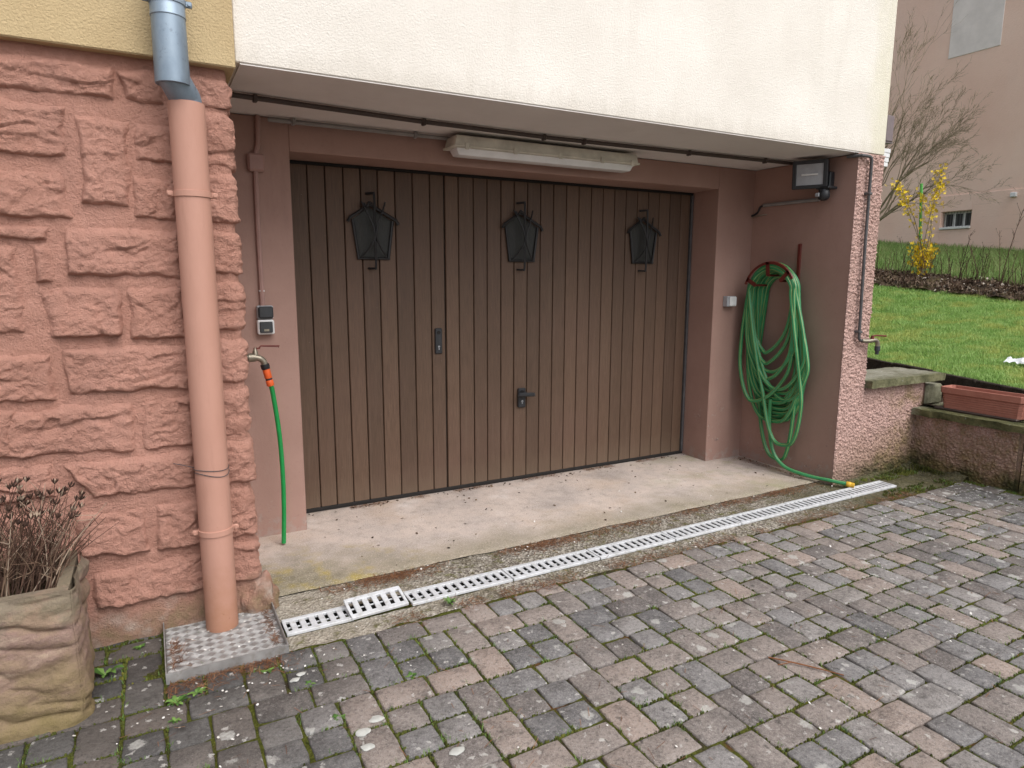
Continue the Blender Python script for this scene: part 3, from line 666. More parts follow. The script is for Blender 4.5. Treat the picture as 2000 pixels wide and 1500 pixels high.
# grey flashing and white slatted box on the side of the house
g = G().box((XP, -1.0725, 2.25), (XP+.075, -.80, 2.41), .004)
g.box((XP, -1.066, 2.242), (XP+.085, -.79, 2.2495)); g.out('flashing_box', 'mauve', house)
for k in range(4): box('white_slat', (XP+.001, -1.058, 2.095+k*.029), (XP+.068+.006*k, -.80, 2.122+k*.029), 'whiteplain', house, .003)

# ------------------------------------------------------------------ garage door
door = thing('garage_door', (1.48, 0, 0), 'brown grained board garage door with three lantern windows', 'garage door')
box('door_leaf', (.0, .018, .02), (W, .06, H), 'leafgap', door)
box('bottom_seal', (.0, -.004, .004), (W, .03, .026), 'darkgap', door, .003)
box('top_rail', (0, .0, H-.018), (W, .018, H-.002), 'darkgap', door)
for x0, x1 in ((W-.022, W-.004), ): 
    box('side_track', (x0, -.012, .02), (x1, .02, H-.02), 'greypipe', door, .003)
ed = [-.01, .035, .135, .232, .333, .432, .532, .635, .744, .853, .947, 1.040, 1.142, 1.237, 1.336, 1.432, 1.531, 1.630, 1.730, 1.831, 1.931, 2.032, 2.131, 2.230, 2.329, 2.430, 2.529, 2.630, 2.732, 2.835, 2.930]
def board_mesh():
    # cross-section: flat face with chamfered long edges and a fine bead
    prof = [(-.5, .016), (-.5, .007), (-.47, .001), (-.44, .0), (.44, .0), (.47, .001), (.5, .007), (.5, .016)]
    V = []; F = []
    for z in (.028, H-.02):
        for (x, y) in prof: V.append((x, y, z))
    n = len(prof)
    for k in range(n-1): F.append((k, k+1, n+k+1, n+k))
    F.append(tuple(range(n))); F.append(tuple(range(n, 2*n))[::-1])
    me = bpy.data.meshes.new('board'); me.from_pydata(V, [], [q[::-1] for q in F]); me.update(); me.materials.append(MT['door']); return me
bme = board_mesh()
for a, b in zip(ed[:-1], ed[1:]):
    gp = .0034; x0, x1 = a+gp/2, b-gp/2
    if abs(a-.947) < .002: x0 += .0035
    if abs(b-.947) < .002: x1 -= .0025
    o = bpy.data.objects.new('board', bme); C.objects.link(o); o.location = ((x0+x1)/2, random.uniform(-.0008, .0008), 0); o.scale = (x1-x0, 1, 1); par(o, door)
def lantern(cx):
    w_ = empty('lantern_window', (cx, -.01, 1.63)); par(w_, door)
    pent = [(-.118, 1.70), (-.02, 1.772), (.118, 1.697), (.088, 1.483), (-.088, 1.483)]
    V = [(cx+x, -.006, z) for x, z in pent]+[(cx+x, .004, z) for x, z in pent]
    F = [(0, 4, 3, 2, 1)[::-1]]+[(k, (k+1) % 5, 5+(k+1) % 5, 5+k) for k in range(5)]
    mk('pane', V, F, 'glass', w_)
    def bar(a, b, r_, y=-.012, n=6): G().tube([(cx+a[0], y, a[1]), (cx+b[0], y, b[1])], r_, n).out('frame_bar', 'iron', w_, True)
    bar((-.118, 1.70), (-.088, 1.478), .0085); bar((.118, 1.697), (.088, 1.478), .0085); bar((-.096, 1.482), (.096, 1.482), .008)
    for a, b in (((-.02, 1.785), (-.15, 1.702)), ((-.02, 1.785), (.148, 1.693))):
        G().tube([(cx+a[0], -.026, a[1]), (cx+b[0]*.9, -.026, b[1]+.008), (cx+b[0], -.026, b[1]-.016)], .0095, 6).out('roof_bar', 'iron', w_, True)
    G().tube(catmull([(cx-.035, -.004, 1.845), (cx-.006, -.04, 1.846), (cx, -.05, 1.83), (cx, -.052, 1.63), (cx, -.05, 1.44), (cx-.006, -.04, 1.424), (cx-.03, -.004, 1.425)], 5), .0068, 6).out('rod', 'iron', w_, True)
    for s_ in (-1, 1):
        G().tube(catmull([(cx+s_*.07, -.03, 1.80), (cx+s_*.045, -.05, 1.74), (cx+s_*.012, -.062, 1.66), (cx+s_*.006, -.06, 1.60), (cx+s_*.03, -.05, 1.545), (cx+s_*.075, -.02, 1.487)], 6), .0048, 5).out('twisted_bar', 'iron', w_, True)
    G().tube(catmull([(cx-.055, -.03, 1.792), (cx-.04, -.04, 1.77), (cx-.03, -.045, 1.795), (cx-.008, -.045, 1.785)], 5), .006, 5).out('twisted_bar', 'iron', w_, True)
for cx in (.495, 1.482, 2.482): lantern(cx)
lp = box('lock_plate', (.870, -.012, .902), (.918, .001, 1.062), 'black', door, .005)
G().lathe((.894, -.011, 1.034), [(.012, 0), (.011, .004), (.006, .003)], 14, (0, -1, 0)).out('spindle_hole', 'darkgap', lp)
g = G().lathe((.894, -.0115, .947), [(.007, 0), (.0065, .003)], 12, (0, -1, 0)); g.box((.8915, -.0145, .928), (.8965, -.0115, .947)); g.out('keyhole', 'steelgrey', lp)
hp = box('handle_plate', (1.458, -.020, .508), (1.516, .001, .640), 'black', door, .006)
g = G().lathe((1.487, -.02, .605), [(.024, 0), (.022, .028), (.018, .04)], 16, (0, -1, 0))
Mx = Matrix.Translation((1.487, -.06, .603)) @ Matrix.Rotation(radians(4), 4, 'Y')
g.box((-.056, -.012, -.013), (.075, .012, .013), .007, Mx); g.out('handle_grip', 'black', hp)
g = G().lathe((1.487, -.0195, .552), [(.008, 0), (.0075, .003)], 12, (0, -1, 0)); g.box((1.4845, -.0225, .534), (1.4895, -.0195, .552)); g.out('keyhole', 'steelgrey', hp)

# ------------------------------------------------------------------ ceiling fittings
cd = G().tube([(XC+.02, -.672, ZS-.018), (.56, -.600, ZS-.018), (1.34, -.578, ZS-.018), (2.25, -.615, ZS-.018), (XR-.004, -.67, ZS-.018)], .0115, 8)
cobj = cd.out('ceiling_conduit', 'brownpipe', None, True); tag(cobj, 'dark brown conduit running the length of the soffit', 'conduit')
for x in (-.21, .59, 1.30, 1.56, 2.32, 2.95):
    y = np.interp(x, [-.33, .56, 1.34, 2.25, 3.3], [-.672, -.600, -.578, -.615, -.67])
    g = G().box((x-.010, y-.016, ZS-.036), (x+.010, y+.016, ZS-.005), .004); g.out('clip', 'brownpipe', cobj)
wc = thing('lamp_conduit', (.4, -.285, 2.12), 'thin white conduit on the soffit leading to the tube lamp', 'conduit')
G().tube([(-.10, -.288, ZS-.022), (.86, -.288, ZS-.020)], .0105, 8).out('conduit', 'greyconduit', wc, True)
for x in (.02, .66): box('clip', (x-.009, -.303, ZS-.036), (x+.009, -.272, ZS-.005), 'greyconduit', wc, .003)
lamp = thing('tube_lamp', (1.45, -.36, 2.05), 'aged white fluorescent tube lamp under the soffit above the door', 'lamp')
# housing tapered tray and milky cover
def taper(name, x0, x1, y0, y1, z0, z1, ins, mat, bev):
    bm = bmesh.new(); bmesh.ops.create_cube(bm, size=1)
    for v in bm.verts:
        t = v.co.z+.5; i = ins*(1-t); v.co = Vector(((x0+i) if v.co.x < 0 else (x1-i), (y0+i*.6) if v.co.y < 0 else (y1-i*.6), z0+(z1-z0)*t))
    bmesh.ops.bevel(bm, geom=bm.edges[:], offset=bev, segments=2, affect='EDGES', profile=.6)
    g = G().add([v.co[:] for v in bm.verts], [[v.index for v in q.verts] for q in bm.faces]) if not bm.verts.index_update() else None
    bm.free(); return g.out(name, mat, lamp, True)
taper('housing', .845, 2.07, -.425, -.285, 2.082, 2.135, -.012, 'lampbody', .008)
box('rim', (.825, -.437, 2.072), (2.09, -.273, 2.084), 'lampbody', lamp, .004)
taper('diffuser', .85, 2.065, -.408, -.30, 2.034, 2.074, .018, 'lampglass', .012)
for x in (.9, 1.2, 1.5, 1.8, 2.03): box('clamp', (x-.012, -.442, 2.06), (x+.012, -.435, 2.094), 'lampbody', lamp, .002)

# ------------------------------------------------------------------ left jamb fittings
lc = thing('wall_conduit', (-.17, YF-.01, 1.25), 'pink painted conduit with junction box left of the garage door', 'conduit')
G().tube([(-.145, YF-.0135, ZS-.005), (-.150, YF-.0135, 2.02), (-.166, YF-.0135, 1.96)], .0125, 8).out('conduit', 'pinkpipe', lc, True)
G().tube([(-.168, YF-.0135, 1.9), (-.171, YF-.0135, 1.6), (-.170, YF-.0135, 1.225)], .0125, 8).out('conduit', 'pinkpipe', lc, True)
box('junction_box', (-.205, YF-.038, 1.886), (-.124, YF+.001, 1.972), 'pinkpipe', lc, .01)
box('clip', (-.183, YF-.023, 1.300), (-.157, YF, 1.308), 'whiteplain', lc, .002)
sw = thing('switch_box', (-.162, YF-.03, 1.085), 'charcoal and white socket and light switch below the pink conduit', 'switch')
box('socket_base', (-.200, YF-.035, 1.163), (-.122, YF+.001, 1.230), 'steelgrey', sw, .005)
box('socket_lid', (-.197, YF-.052, 1.166), (-.124, YF-.034, 1.227), 'charcoal', sw, .008)
box('switch_frame', (-.203, YF-.045, 1.085), (-.122, YF+.001, 1.159), 'whiteplain', sw, .006)
rk = box('rocker', (-.194, YF-.054, 1.094), (-.131, YF-.044, 1.150), 'charcoal', sw, .004)
box('indicator', (-.174, YF-.0555, 1.102), (-.150, YF-.0535, 1.113), 'brass', rk)
# tap with a short hose
tap = thing('garden_tap', (-.25, -.42, .96), 'old tap with rust red lever at the stone corner', 'tap')
g = G().tube(catmull([(-.36, -.40, .985), (-.27, -.42, .985), (-.225, -.425, .982), (-.203, -.425, .965), (-.197, -.425, .945)], 5), .0155, 10)
g.lathe((-.255, -.42, .985), [(.022, -.015), (.022, .015)], 10, (1, 0, 0)); g.lathe((-.238, -.422, .985), [(.014, 0), (.013, .03), (.009, .035), (.008, .048)], 10); g.out('body', 'brass', tap, True)
g = G().box((-.245, -.429, 1.026), (-.215, -.415, 1.031)); g.tube([(-.22, -.422, 1.028), (-.21, -.422, 1.04), (-.13, -.422, 1.036), (-.125, -.422, 1.034)], [.005, .004, .005, .007], 6); g.out('lever', 'redmetal', tap, True)
ax = Vector((.09, 0, -.42)).normalized()
G().lathe((-.198, -.425, .950), [(.021, 0), (.021, .022), (.018, .026)], 14, ax).out('collar', 'black', tap, True)
hs2 = thing('short_hose', (-.15, -.42, 0), 'short plain green hose hanging from the tap with orange coupling', 'hose')
p0 = Vector((-.198, -.425, .950))+ax*.026
g = G().lathe(p0, [(.017, 0), (.018, .01), (.018, .045), (.0165, .047)], 14, ax); g.lathe(p0+ax*.056, [(.0165, 0), (.018, .003), (.018, .026), (.016, .03)], 14, ax); g.out('coupling', 'orange', hs2, True)
G().lathe(p0+ax*.045, [(.0155, 0), (.0155, .013)], 14, ax).out('coupling_gap', 'black', hs2)
P = catmull([p0+ax*.08, (-.166, -.422, .80), (-.146, -.42, .60), (-.139, -.42, .40), (-.142, -.42, .2), (-.152, -.42, .012)], 8)
G().tube(P, .0118, 10).out('hose', 'hose2', hs2, True, uv=True)

# right jamb socket box
rb = thing('socket_box', (3.095, YF-.02, 1.165), 'small grey surface socket box on the pink jamb right of the door', 'socket')
box('back_box', (3.048, YF-.045, 1.167), (3.135, YF+.001, 1.243), 'steelgrey', rb, .004)
box('cover', (3.066, YF-.056, 1.170), (3.134, YF-.044, 1.240), 'whiteplain', rb, .006)

# ------------------------------------------------------------------ floodlight on the side wall
fl = thing('floodlight', (3.25, -.85, 1.9), 'black floodlight with motion sensor high on the side wall', 'floodlight')
hd = Vector((3.185, -.825, 2.045)); Mh = Matrix.Translation(hd) @ Matrix.Rotation(radians(-62), 4, 'Z') @ Matrix.Rotation(radians(8), 4, 'X')
hb = G().box((-.105, -.02, -.088), (.105, .055, .088), .012, Mh).out('lamp_head', 'black', fl)
g = G()
for a in ((-.105, -.03, .066), (-.105, -.03, -.09)): g.box(a, (.105, -.018, a[2]+.024), .003, Mh)
for a in ((-.107, -.031, -.088), (.082, -.031, -.088)): g.box(a, (a[0]+.025, -.019, .089), .003, Mh)
g.out('bezel', 'black', hb)
box('reflector', (-.085, -.0225, -.068), (.085, -.0205, .068), 'steelgrey', hb, 0, Mh)
g = G().tube([(-.05, -.026, .0), (.05, -.026, 0)], .006, 8)
g.V = [(Mh @ Vector(v))[:] for v in g.V]; g.out('lamp_tube', 'whiteplain', hb, True)
for k in range(5):
    box('cooling_fin', (-.08+k*.036, .05, -.07), (-.076+k*.036, .075, .07), 'black', hb, 0, Mh)
box('wall_bracket', (XR-.045, -.915, 1.955), (XR+.001, -.84, 2.06), 'black', fl, .006)
box('sensor_arm', (3.20, -.955, 1.945), (XR-.02, -.86, 1.962), 'black', fl, .004)
sn = G().lathe((3.225, -.905, 1.945), [(.03, 0), (.036, -.02), (.037, -.045), (.03, -.062), (.012, -.072)], 18).out('sensor', 'black', fl, True)
box('sensor_lens', (3.182, -.90, 1.898), (3.20, -.872, 1.922), 'steelgrey', sn, .003)
fc = thing('floodlight_conduit', (3.295, -.58, 1.82), 'thin grey conduit with bare cable below the floodlight', 'conduit')
G().tube([(XR-.013, -.82, 1.893), (XR-.013, -.36, 1.895)], .012, 8).out('conduit', 'greyconduit', fc, True)
G().tube(catmull([(XR-.013, -.36, 1.895), (XR-.016, -.33, 1.885), (XR-.016, -.31, 1.85), (XR-.018, -.27, 1.83), (XR-.005, -.235, 1.835)], 5), .0075, 6).out('cable', 'black', fc, True)
G().tube(catmull([(XR-.008, -.255, 1.822), (XR-.03, -.29, 1.818), (XR-.03, -.34, 1.825), (XR-.002, -.385, 1.83)], 5), .004, 5).out('wire', 'brass', fc, True)

# ------------------------------------------------------------------ hose on its holder
hh = thing('hose_holder', (3.28, -.58, 1.28), 'dark red metal hose holder on the side wall', 'hose holder')
HC = (-.575, 1.262); HR = .215
arc = [(3.150, HC[0]+HR*cos(a), HC[1]+HR*sin(a)) for a in np.linspace(radians(18), radians(150), 18)]
V = []; F = []
for (x, y, z) in arc:
    d = Vector((0, y-HC[0], z-HC[1])).normalized()
    for rr_, xx in ((.012, 3.148), (.016, 3.156), (-.002, 3.156), (-.006, 3.148)): V.append((xx, y+d.y*rr_, z+d.z*rr_))
for i in range(len(arc)-1):
    for k in range(4): F.append((i*4+k, i*4+(k+1) % 4, i*4+4+(k+1) % 4, i*4+4+k))
mk('front_arc', V, F, 'redmetal', hh)
for a in (radians(28), radians(84), radians(135)):
    d = Vector((0, cos(a), sin(a))); tq = Vector((0, -sin(a), cos(a))); c_ = Vector((0, HC[0], HC[1]))
    V = []
    for xx, rr_ in ((3.148, HR+.01), (3.148, HR-.082), (3.154, HR+.01), (3.154, HR-.082)):
        for s_ in (-.014, .014): V.append(Vector((xx, 0, 0))+c_+d*rr_+tq*s_)
    mk('spoke', V, [(0, 1, 3, 2), (4, 6, 7, 5), (0, 4, 5, 1), (2, 3, 7, 6), (0, 2, 6, 4), (1, 5, 7, 3)], 'redmetal', hh)
    G().tube([Vector((3.151, 0, 0))+c_+d*(HR-.082), Vector((XR, 0, 0))+c_+d*(HR-.082)], .008, 6).out('arm', 'redmetal', hh)
box('back_strap', (XR-.012, -.70, 1.36), (XR, -.676, 1.61), 'redmetal', hh, .002)
coil = thing('garden_hose', (3.24, -.62, 0), 'long coiled green hose with light stripes hung on the side wall', 'hose')
hr_ = random.Random(3)
def loop(rt, wl, wr, zb, x, yb=None, sharp=2.0, ph=0, open_=None):
    """hangs over the holder; wl/wr = half widths left (+y) and right (-y), zb = lowest point"""
    P = []; cy, cz = HC
    for a in np.linspace(0, pi, 13)[1:-1]:
        P.append((x+.006*sin(3*a+ph), cy+rt*cos(a)*1.0, cz+rt*sin(a)))
    right = []; n = 9; yb = cy-.04 if yb is None else yb
    for k in range(n+1):
        t = k/n; ang = t*pi/2; z = cz-(cz-zb)*sin(ang)**(.9); s_ = cos(ang)**(2/sharp)
        tq = min(1, t*2.2); w_ = rt*(1-tq)+wr*tq
        right.append((x-.010*sin(pi*t)+.006*sin(5*t+ph), yb*(t)+cy*(1-t)-w_*s_ if t < 1 else yb, z))
    left = []
    for k in range(n):
        t = k/n; ang = t*pi/2; z = cz-(cz-zb)*sin(ang)**(.9); s_ = cos(ang)**(2/sharp); tq = min(1, t*2.2); w_ = rt*(1-tq)+wl*tq
        left.append((x-.010*sin(pi*t)+.006*sin(4*t+ph+1), yb*t+cy*(1-t)+w_*s_, z))
    return P+right+left[::-1]
hg = G()
specs = []
for k in range(14):
    specs.append((.13+.006*k+hr_.uniform(-.006, .006), .21+hr_.uniform(-.03, .03), .255+hr_.uniform(-.03, .06), .37+hr_.uniform(-.02, .16), 3.283-.0062*k, -.625+hr_.uniform(-.04, .04), 3.2+hr_.uniform(-.3, .5)))
specs += [(.17, .19, .20, .845, 3.196, -.545, 1.3), (.175, .19, .23, .77, 3.190, -.565, 1.4), (.185, .22, .30, .715, 3.185, -.60, 1.9), (.195, .215, .27, .66, 3.178, -.57, 1.8),
          (.20, .25, .33, .485, 3.172, -.47, 1.8), (.205, .19, .36, .60, 3.18, -.68, 1.9), (.19, .15, .36, .53, 3.19, -.74, 2.0), (.18, .09, .30, .215, 3.168, -.745, 3.0), (.165, .16, .20, .085, 3.235, -.68, 3.0), (.19, .235, .31, .50, 3.205, -.62, 3.0), (.20, .215, .34, .57, 3.198, -.65, 2.8)]
for k, (rt, wl, wr, zb, x, yb, sh) in enumerate(specs):
    hg.tube(catmull(loop(rt, wl, wr, zb, x, yb, sh, k*1.7), 3, True), .0132, 8, closed=True)
tail = catmull([(3.19, -.62, .52), (3.185, -.63, .33), (3.18, -.68, .15), (3.19, -.78, .06), (3.23, -.93, .032), (3.285, -1.07, .026), (3.335, -1.165, .020)], 8)
hg.tube(tail, .0132, 8)
hg.out('hose', 'hose', coil, True, uv=True)
dx = (tail[-1]-tail[-2]).normalized(); g = G().lathe(tail[-1]-dx*.005, [(.0155, 0), (.018, .006), (.018, .026), (.015, .03), (.016, .034), (.016, .048), (.009, .05)], 14, dx); g.out('end_connector', 'yellowp', coil, True)

# ------------------------------------------------------------------ pipe and tap on the pillar
pp = thing('pillar_tap', (3.45, YO-.03, .9), 'grey water pipe with tap on the rough pillar', 'tap')
PX = YO-.028
G().tube([(XR-.03, YO+.06, ZS-.02), (XR-.01, PX, ZS-.022), (XR+.06, PX, ZS-.022), (3.375, PX, ZS-.024), (3.392, PX, ZS-.03), (3.398, PX, ZS-.048), (3.404, PX, 1.58), (3.421, PX, 1.02), (3.424, PX, .985), (3.437, PX, .972), (3.46, PX-.005, .968)], .0098, 10).out('pipe', 'greypipe', pp, True)
for z in (1.9, 1.02): box('clip', (3.385 if z > 1.5 else 3.402, PX-.015, z), (3.415 if z > 1.5 else 3.436, YO, z+.016), 'greypipe', pp, .003)
G().tube(catmull([(3.45, PX-.004, .968), (3.50, PX-.02, .966), (3.545, PX-.03, .972), (3.572, PX-.034, .955), (3.576, PX-.034, .92)], 5), [.014]*21, 10).out('body', 'brass', pp, True)
G().lathe((3.576, PX-.034, .93), [(.018, 0), (.018, -.03), (.012, -.034), (.011, -.055)], 12).out('nozzle', 'charcoal', pp, True)
g = G().lathe((3.525, PX-.026, .97), [(.012, 0), (.011, .028)], 10); g.tube([(3.52, PX-.026, .998), (3.56, PX-.03, 1.002), (3.65, PX-.04, .995)], [.006, .005, .006], 6); g.out('lever', 'redmetal', pp, True)

# ------------------------------------------------------------------ downpipe and gully tray
dp = thing('downpipe', (-.512, -1.145, 0), 'salmon painted downpipe with zinc upper section in front of the stones', 'downpipe')
G().tube([(-.513, -1.152, -.02), (-.512, -1.152, 1.975)], .0595, 28).out('lower_pipe', 'claypipe', dp, True)
zu = G().lathe((-.552, -1.205, 2.02), [(.0545, 0), (.055, .005), (.053, .21), (.0555, .212), (.0555, .216), (.054, .218), (.053, 3.2)], 28, (0, 0, 1)).out('upper_pipe', 'zinc', dp, True)
G().tube(catmull([(-.552, -1.205, 2.10), (-.552, -1.205, 2.055), (-.543, -1.193, 2.035), (-.523, -1.167, 2.005), (-.512, -1.152, 1.985), (-.512, -1.152, 1.93)], 4), .0508, 24).out('elbow', 'zinc', dp, True)
def bracket(z, x, y, R, mat):
    g = G().lathe((x, y, z-.011), [(R+.0008, 0), (R+.004, .001), (R+.004, .021), (R+.0008, .022)], 28)
    for s_ in (-1, 1):
        g.box((x+s_*(R+.012)-.011, y-.006, z-.010), (x+s_*(R+.012)+.011, y+.006, z+.010), .003); g.lathe((x+s_*(R+.014), y-.006, z), [(.006, 0), (.006, .005)], 8, (0, -1, 0))
    g.box((x-.006, y+R, z-.006), (x+.006, y+R+.05, z+.006)); g.out('bracket', mat, dp, True)
bracket(1.665, -.512, -1.152, .0595, 'claypipe'); bracket(.405, -.513, -1.152, .0595, 'claypipe'); bracket(2.283, -.552, -1.205, .053, 'zinc')
g = G(); P = []
for a in np.linspace(radians(150), radians(400), 26): P.append((-.513+.0615*cos(a), -1.152+.0615*sin(a)*-1 if 0 else -1.152+.0615*sin(a), .655+.004*sin(2*a)))
for dz in (0, -.018): g.tube([(p[0], p[1], p[2]+dz+(.006*sin(i*.3) if dz else 0)) for i, p in enumerate(P)], .0014, 5)
g.tube([P[0], (-.60, -1.10, .66), (-.64, -1.085, .67)], .0014, 5); g.out('wire', 'greypipe', dp, True)
tr = thing('gully_tray', (-.52, -1.25, 0), 'aluminium tread plate tray with raised rim under the downpipe', 'tray')
box('plate', (-.715, -1.468, .0015), (-.318, -1.05, .006), 'plate', tr)
for lo, hi in (((-.7205, -1.474, -.004), (-.7165, -1.05, .036)), ((-.3195, -1.474, -.004), (-.3155, -1.03, .036)), ((-.7165, -1.4740, -.004), (-.3195, -1.4700, .036))): box('rim', lo, hi, 'plate', tr)
g = G(); k = 0
for i in range(11):
    for j in range(12):
        cx, cy = -.696+i*.0365, -1.449+j*.0365
        if cx > -.325 or cy > -1.055: continue
        if (cx+.513)**2+(cy+1.152)**2 < .068**2: continue
        for q in range(5):
            an = radians(45 if (i+j) % 2 else -45); off = (q-2)*.0062
            dxx, dyy = cos(an), sin(an); nx_, ny_ = -dyy, dxx; L_, w_, z_ = .0160, .0019, .0088
            c0 = (cx+nx_*off, cy+ny_*off); V = [(c0[0]-dxx*L_, c0[1]-dyy*L_, .006), (c0[0]-nx_*w_, c0[1]-ny_*w_, .006), (c0[0]+dxx*L_, c0[1]+dyy*L_, .006), (c0[0]+nx_*w_, c0[1]+ny_*w_, .006), (c0[0]-dxx*L_*.5, c0[1]-dyy*L_*.5, z_), (c0[0]+dxx*L_*.5, c0[1]+dyy*L_*.5, z_)]
            g.add(V, [(0, 1, 4), (1, 5, 4), (1, 2, 5), (2, 3, 5), (3, 4, 5), (3, 0, 4)])
o = g.out('tread_pattern', 'tread', tr); o['kind'] = 'stuff'

# ------------------------------------------------------------------ drain grates
def bar_mesh():
    bm = bmesh.new(); bmesh.ops.create_cube(bm, size=1)
    for v in bm.verts: v.co = Vector((v.co.x*.0235, v.co.y*.096, v.co.z*.006))
    bmesh.ops.bevel(bm, geom=bm.edges[:], offset=.0018, segments=1, affect='EDGES'); me = bpy.data.meshes.new('bar'); bm.to_mesh(me); bm.free(); me.materials.append(MT['wplastic']); return me
gbar = bar_mesh()
def grate(x0, x1, label, rot=None, group='white drain grates in the row', dz=0, dy=0):
    cy = (DB((x0+x1)/2)+DF((x0+x1)/2))/2+dy; L = x1-x0; cx = (x0+x1)/2; n = max(3, round(L/.0405)); pit = L/n
    t = thing('drain_grate', (cx, cy, dz), label, 'drain grate', group)
    def put(o, loc): o.location = loc; o.parent = t; o.matrix_parent_inverse = Matrix.Identity(4)
    hwid = .062
    def bx(nm, lo, hi):
        g = G().box(lo, hi, .002); o = mk(nm, g.V, g.F, 'wplastic', None, origin=(0, 0, 0)); o.parent = t
    bx('side_rail', (-L/2+.001, hwid-.023, -.012), (L/2-.001, hwid, .0015)); bx('side_rail', (-L/2+.001, -hwid, -.012), (L/2-.001, -hwid+.023, .0015))
    bx('centre_rib', (-L/2+.002, -.0025, -.014), (L/2-.002, .0025, -.006))
    for k in range(n+1):
        o = bpy.data.objects.new('bar', gbar); C.objects.link(o); xx = -L/2+k*pit; sx = 1
        if k in (0, n): sx = .55; xx += (.0065 if k == 0 else -.0065)
        put(o, (xx, 0, -.0025)); o.scale = (sx, 1, 1)
    t.rotation_euler = rot or (random.uniform(-.01, .01), 0, .008)
    return t
xs = [.215, .71, 1.205, 1.70, 2.195, 2.69, 3.18, 3.665]
words = ['white drain grate section right beside the tilted one', 'second flat white drain grate section right of the tilted one', 'third flat white drain grate section right of the tilted one', 'middle white drain grate section, fourth right of the tilted one', 'white drain grate section, third from the end by the pillar', 'white drain grate section under the yellow hose end', 'last white drain grate section in front of the rough pillar']
grate(-.300, -.035, 'short white drain grate piece beside the aluminium tray')
grate(-.048, .200, 'broken white drain grate piece lifted and tilted out of the row', (radians(13), radians(-1), radians(2)), dz=.022, dy=-.008)
for k in range(7): grate(xs[k]+.002, xs[k+1]-.002, words[k])

# ------------------------------------------------------------------ sandstone planter with dead plant
pl = thing('stone_planter', (-1.33, -1.405, 0), 'mossy sandstone trough standing by the stone wall', 'planter')
px0, px1, py0, py1, pz = -1.75, -.948, -1.562, -1.235, .435
def ledge(p):
    a = mn.noise(Vector((p[0]*2.2, p[1]*2.2, p[2]*7))); b = mn.noise(Vector((p[0]*8, p[1]*8, p[2]*22)))
    t_ = p[2]*9.5+1.5*a+.5*b+1.3*mn.noise(Vector((p[0]*3.5, p[1]*3.5, 4))); fr = t_-math.floor(t_); lv = mn.noise(Vector((math.floor(t_)*3.7, p[0]*2.5, p[1]*2.5)))
    return .020*(sin(pi*min(1, fr*1.08))**.55)*(.35+.9*max(0, .4+lv))+.008*a+.006*b+.003*mn.noise(Vector(p)*40)
def skin(org, du, dv, w_, h_, nr):
    org, du, dv, nr = map(Vector, (org, du, dv, nr))
    def fn(a, b):
        p = org+du*a*w_+dv*b*h_; e = min(a*w_, (1-a)*w_); k = min(1, e/.03); kb = min(1, (1-b)*h_/.025)
        return p+nr*(ledge(p)*k*(.3+.7*kb)-.004*(1-k)**2)+Vector((.006*mn.noise(p*12), 0, 0))
    return fn
grid('front', 130, 80, skin((px0, py0, -.01), (1, 0, 0), (0, 0, 1), px1-px0, pz+.01, (0, -1, 0)), 'sand', pl)
grid('side', 50, 80, skin((px1, py0, -.01), (0, 1, 0), (0, 0, 1), py1-py0, pz+.01, (1, 0, 0)), 'sand', pl)
g = G(); tk = .042
g.box((px0, py0+.008, -.01), (px1-.010, py0+tk, pz)); g.box((px0, py1-tk, -.01), (px1-.010, py1, pz+.008)); g.box((px1-tk, py0+tk, -.01), (px1-.008, py1-tk, pz+.003)); g.box((px0, py0+tk, -.01), (px0+tk, py1-tk, pz)); g.out('rim', 'sand', pl)
grid('soil', 40, 18, lambda a, b: (px0+tk+a*(px1-px0-2*tk), py0+tk+b*(py1-py0-2*tk), pz-.05+.02*fbm((a*9, b*9, 1), 3)), 'soil', pl)
dpnt = thing('dead_plant', (-1.2, -1.40, .40), 'dry brown twiggy dead plant growing in the sandstone trough', 'plant')
pr2 = random.Random(8); g = G(); gh = G()
for k in range(680):
    bx_ = pr2.uniform(-1.62, -1.0); by_ = pr2.uniform(-1.5, -1.29); an = pr2.uniform(0, 2*pi); sp = pr2.uniform(.02, .13)
    cx = -1.22; hh_ = pr2.uniform(.10, .35)*(1-.35*abs(bx_-cx)/.4); lean = (bx_-cx)*.45
    p = [Vector((bx_, by_, pz-.04)), Vector((bx_+lean*.4+cos(an)*sp*.3, by_+sin(an)*sp*.3, pz-.04+hh_*.5)), Vector((bx_+lean*.8+cos(an)*sp, by_+sin(an)*sp, pz-.04+hh_))]
    tn = pr2.choice([.1, .2, .3, .45, .5, .6, .85, .95]); g.tube(catmull(p, 3), [.0022, .0020, .0018, .0016, .0014, .0012, .0009], 4, False, tone=tn)
    for q in range(pr2.randrange(1, 4)):
        t_ = pr2.uniform(.3, .9); s0 = p[0].lerp(p[1], t_*2) if t_ < .5 else p[1].lerp(p[2], t_*2-1); e0 = s0+Vector((pr2.uniform(-.06, .06), pr2.uniform(-.06, .06), pr2.uniform(.0, .07)))
        g.tube([s0, e0], [.0013, .0007], 3, False, tone=tn)
    if hh_ > .2 and pr2.random() < .55:
        c_ = p[2]; d = (p[2]-p[1]).normalized(); o_ = d.orthogonal(); 
        for q in range(7):
            a_ = q*2*pi/7; dd = (Matrix.Rotation(a_, 3, d) @ o_).normalized(); b0 = c_; b1 = c_+d*.012+dd*.009; b2 = c_+d*.022+dd*.011; sd_ = d.cross(dd)*.0035
            gh.add([b0, b1-sd_, b1+sd_, b2], [(0, 1, 2), (1, 3, 2)], tone=pr2.choice([.0, .1, .2, .3, .95]))
g.out('twigs', 'dry', dpnt, tone=True); gh.out('seed_heads', 'dry', dpnt, tone=True)

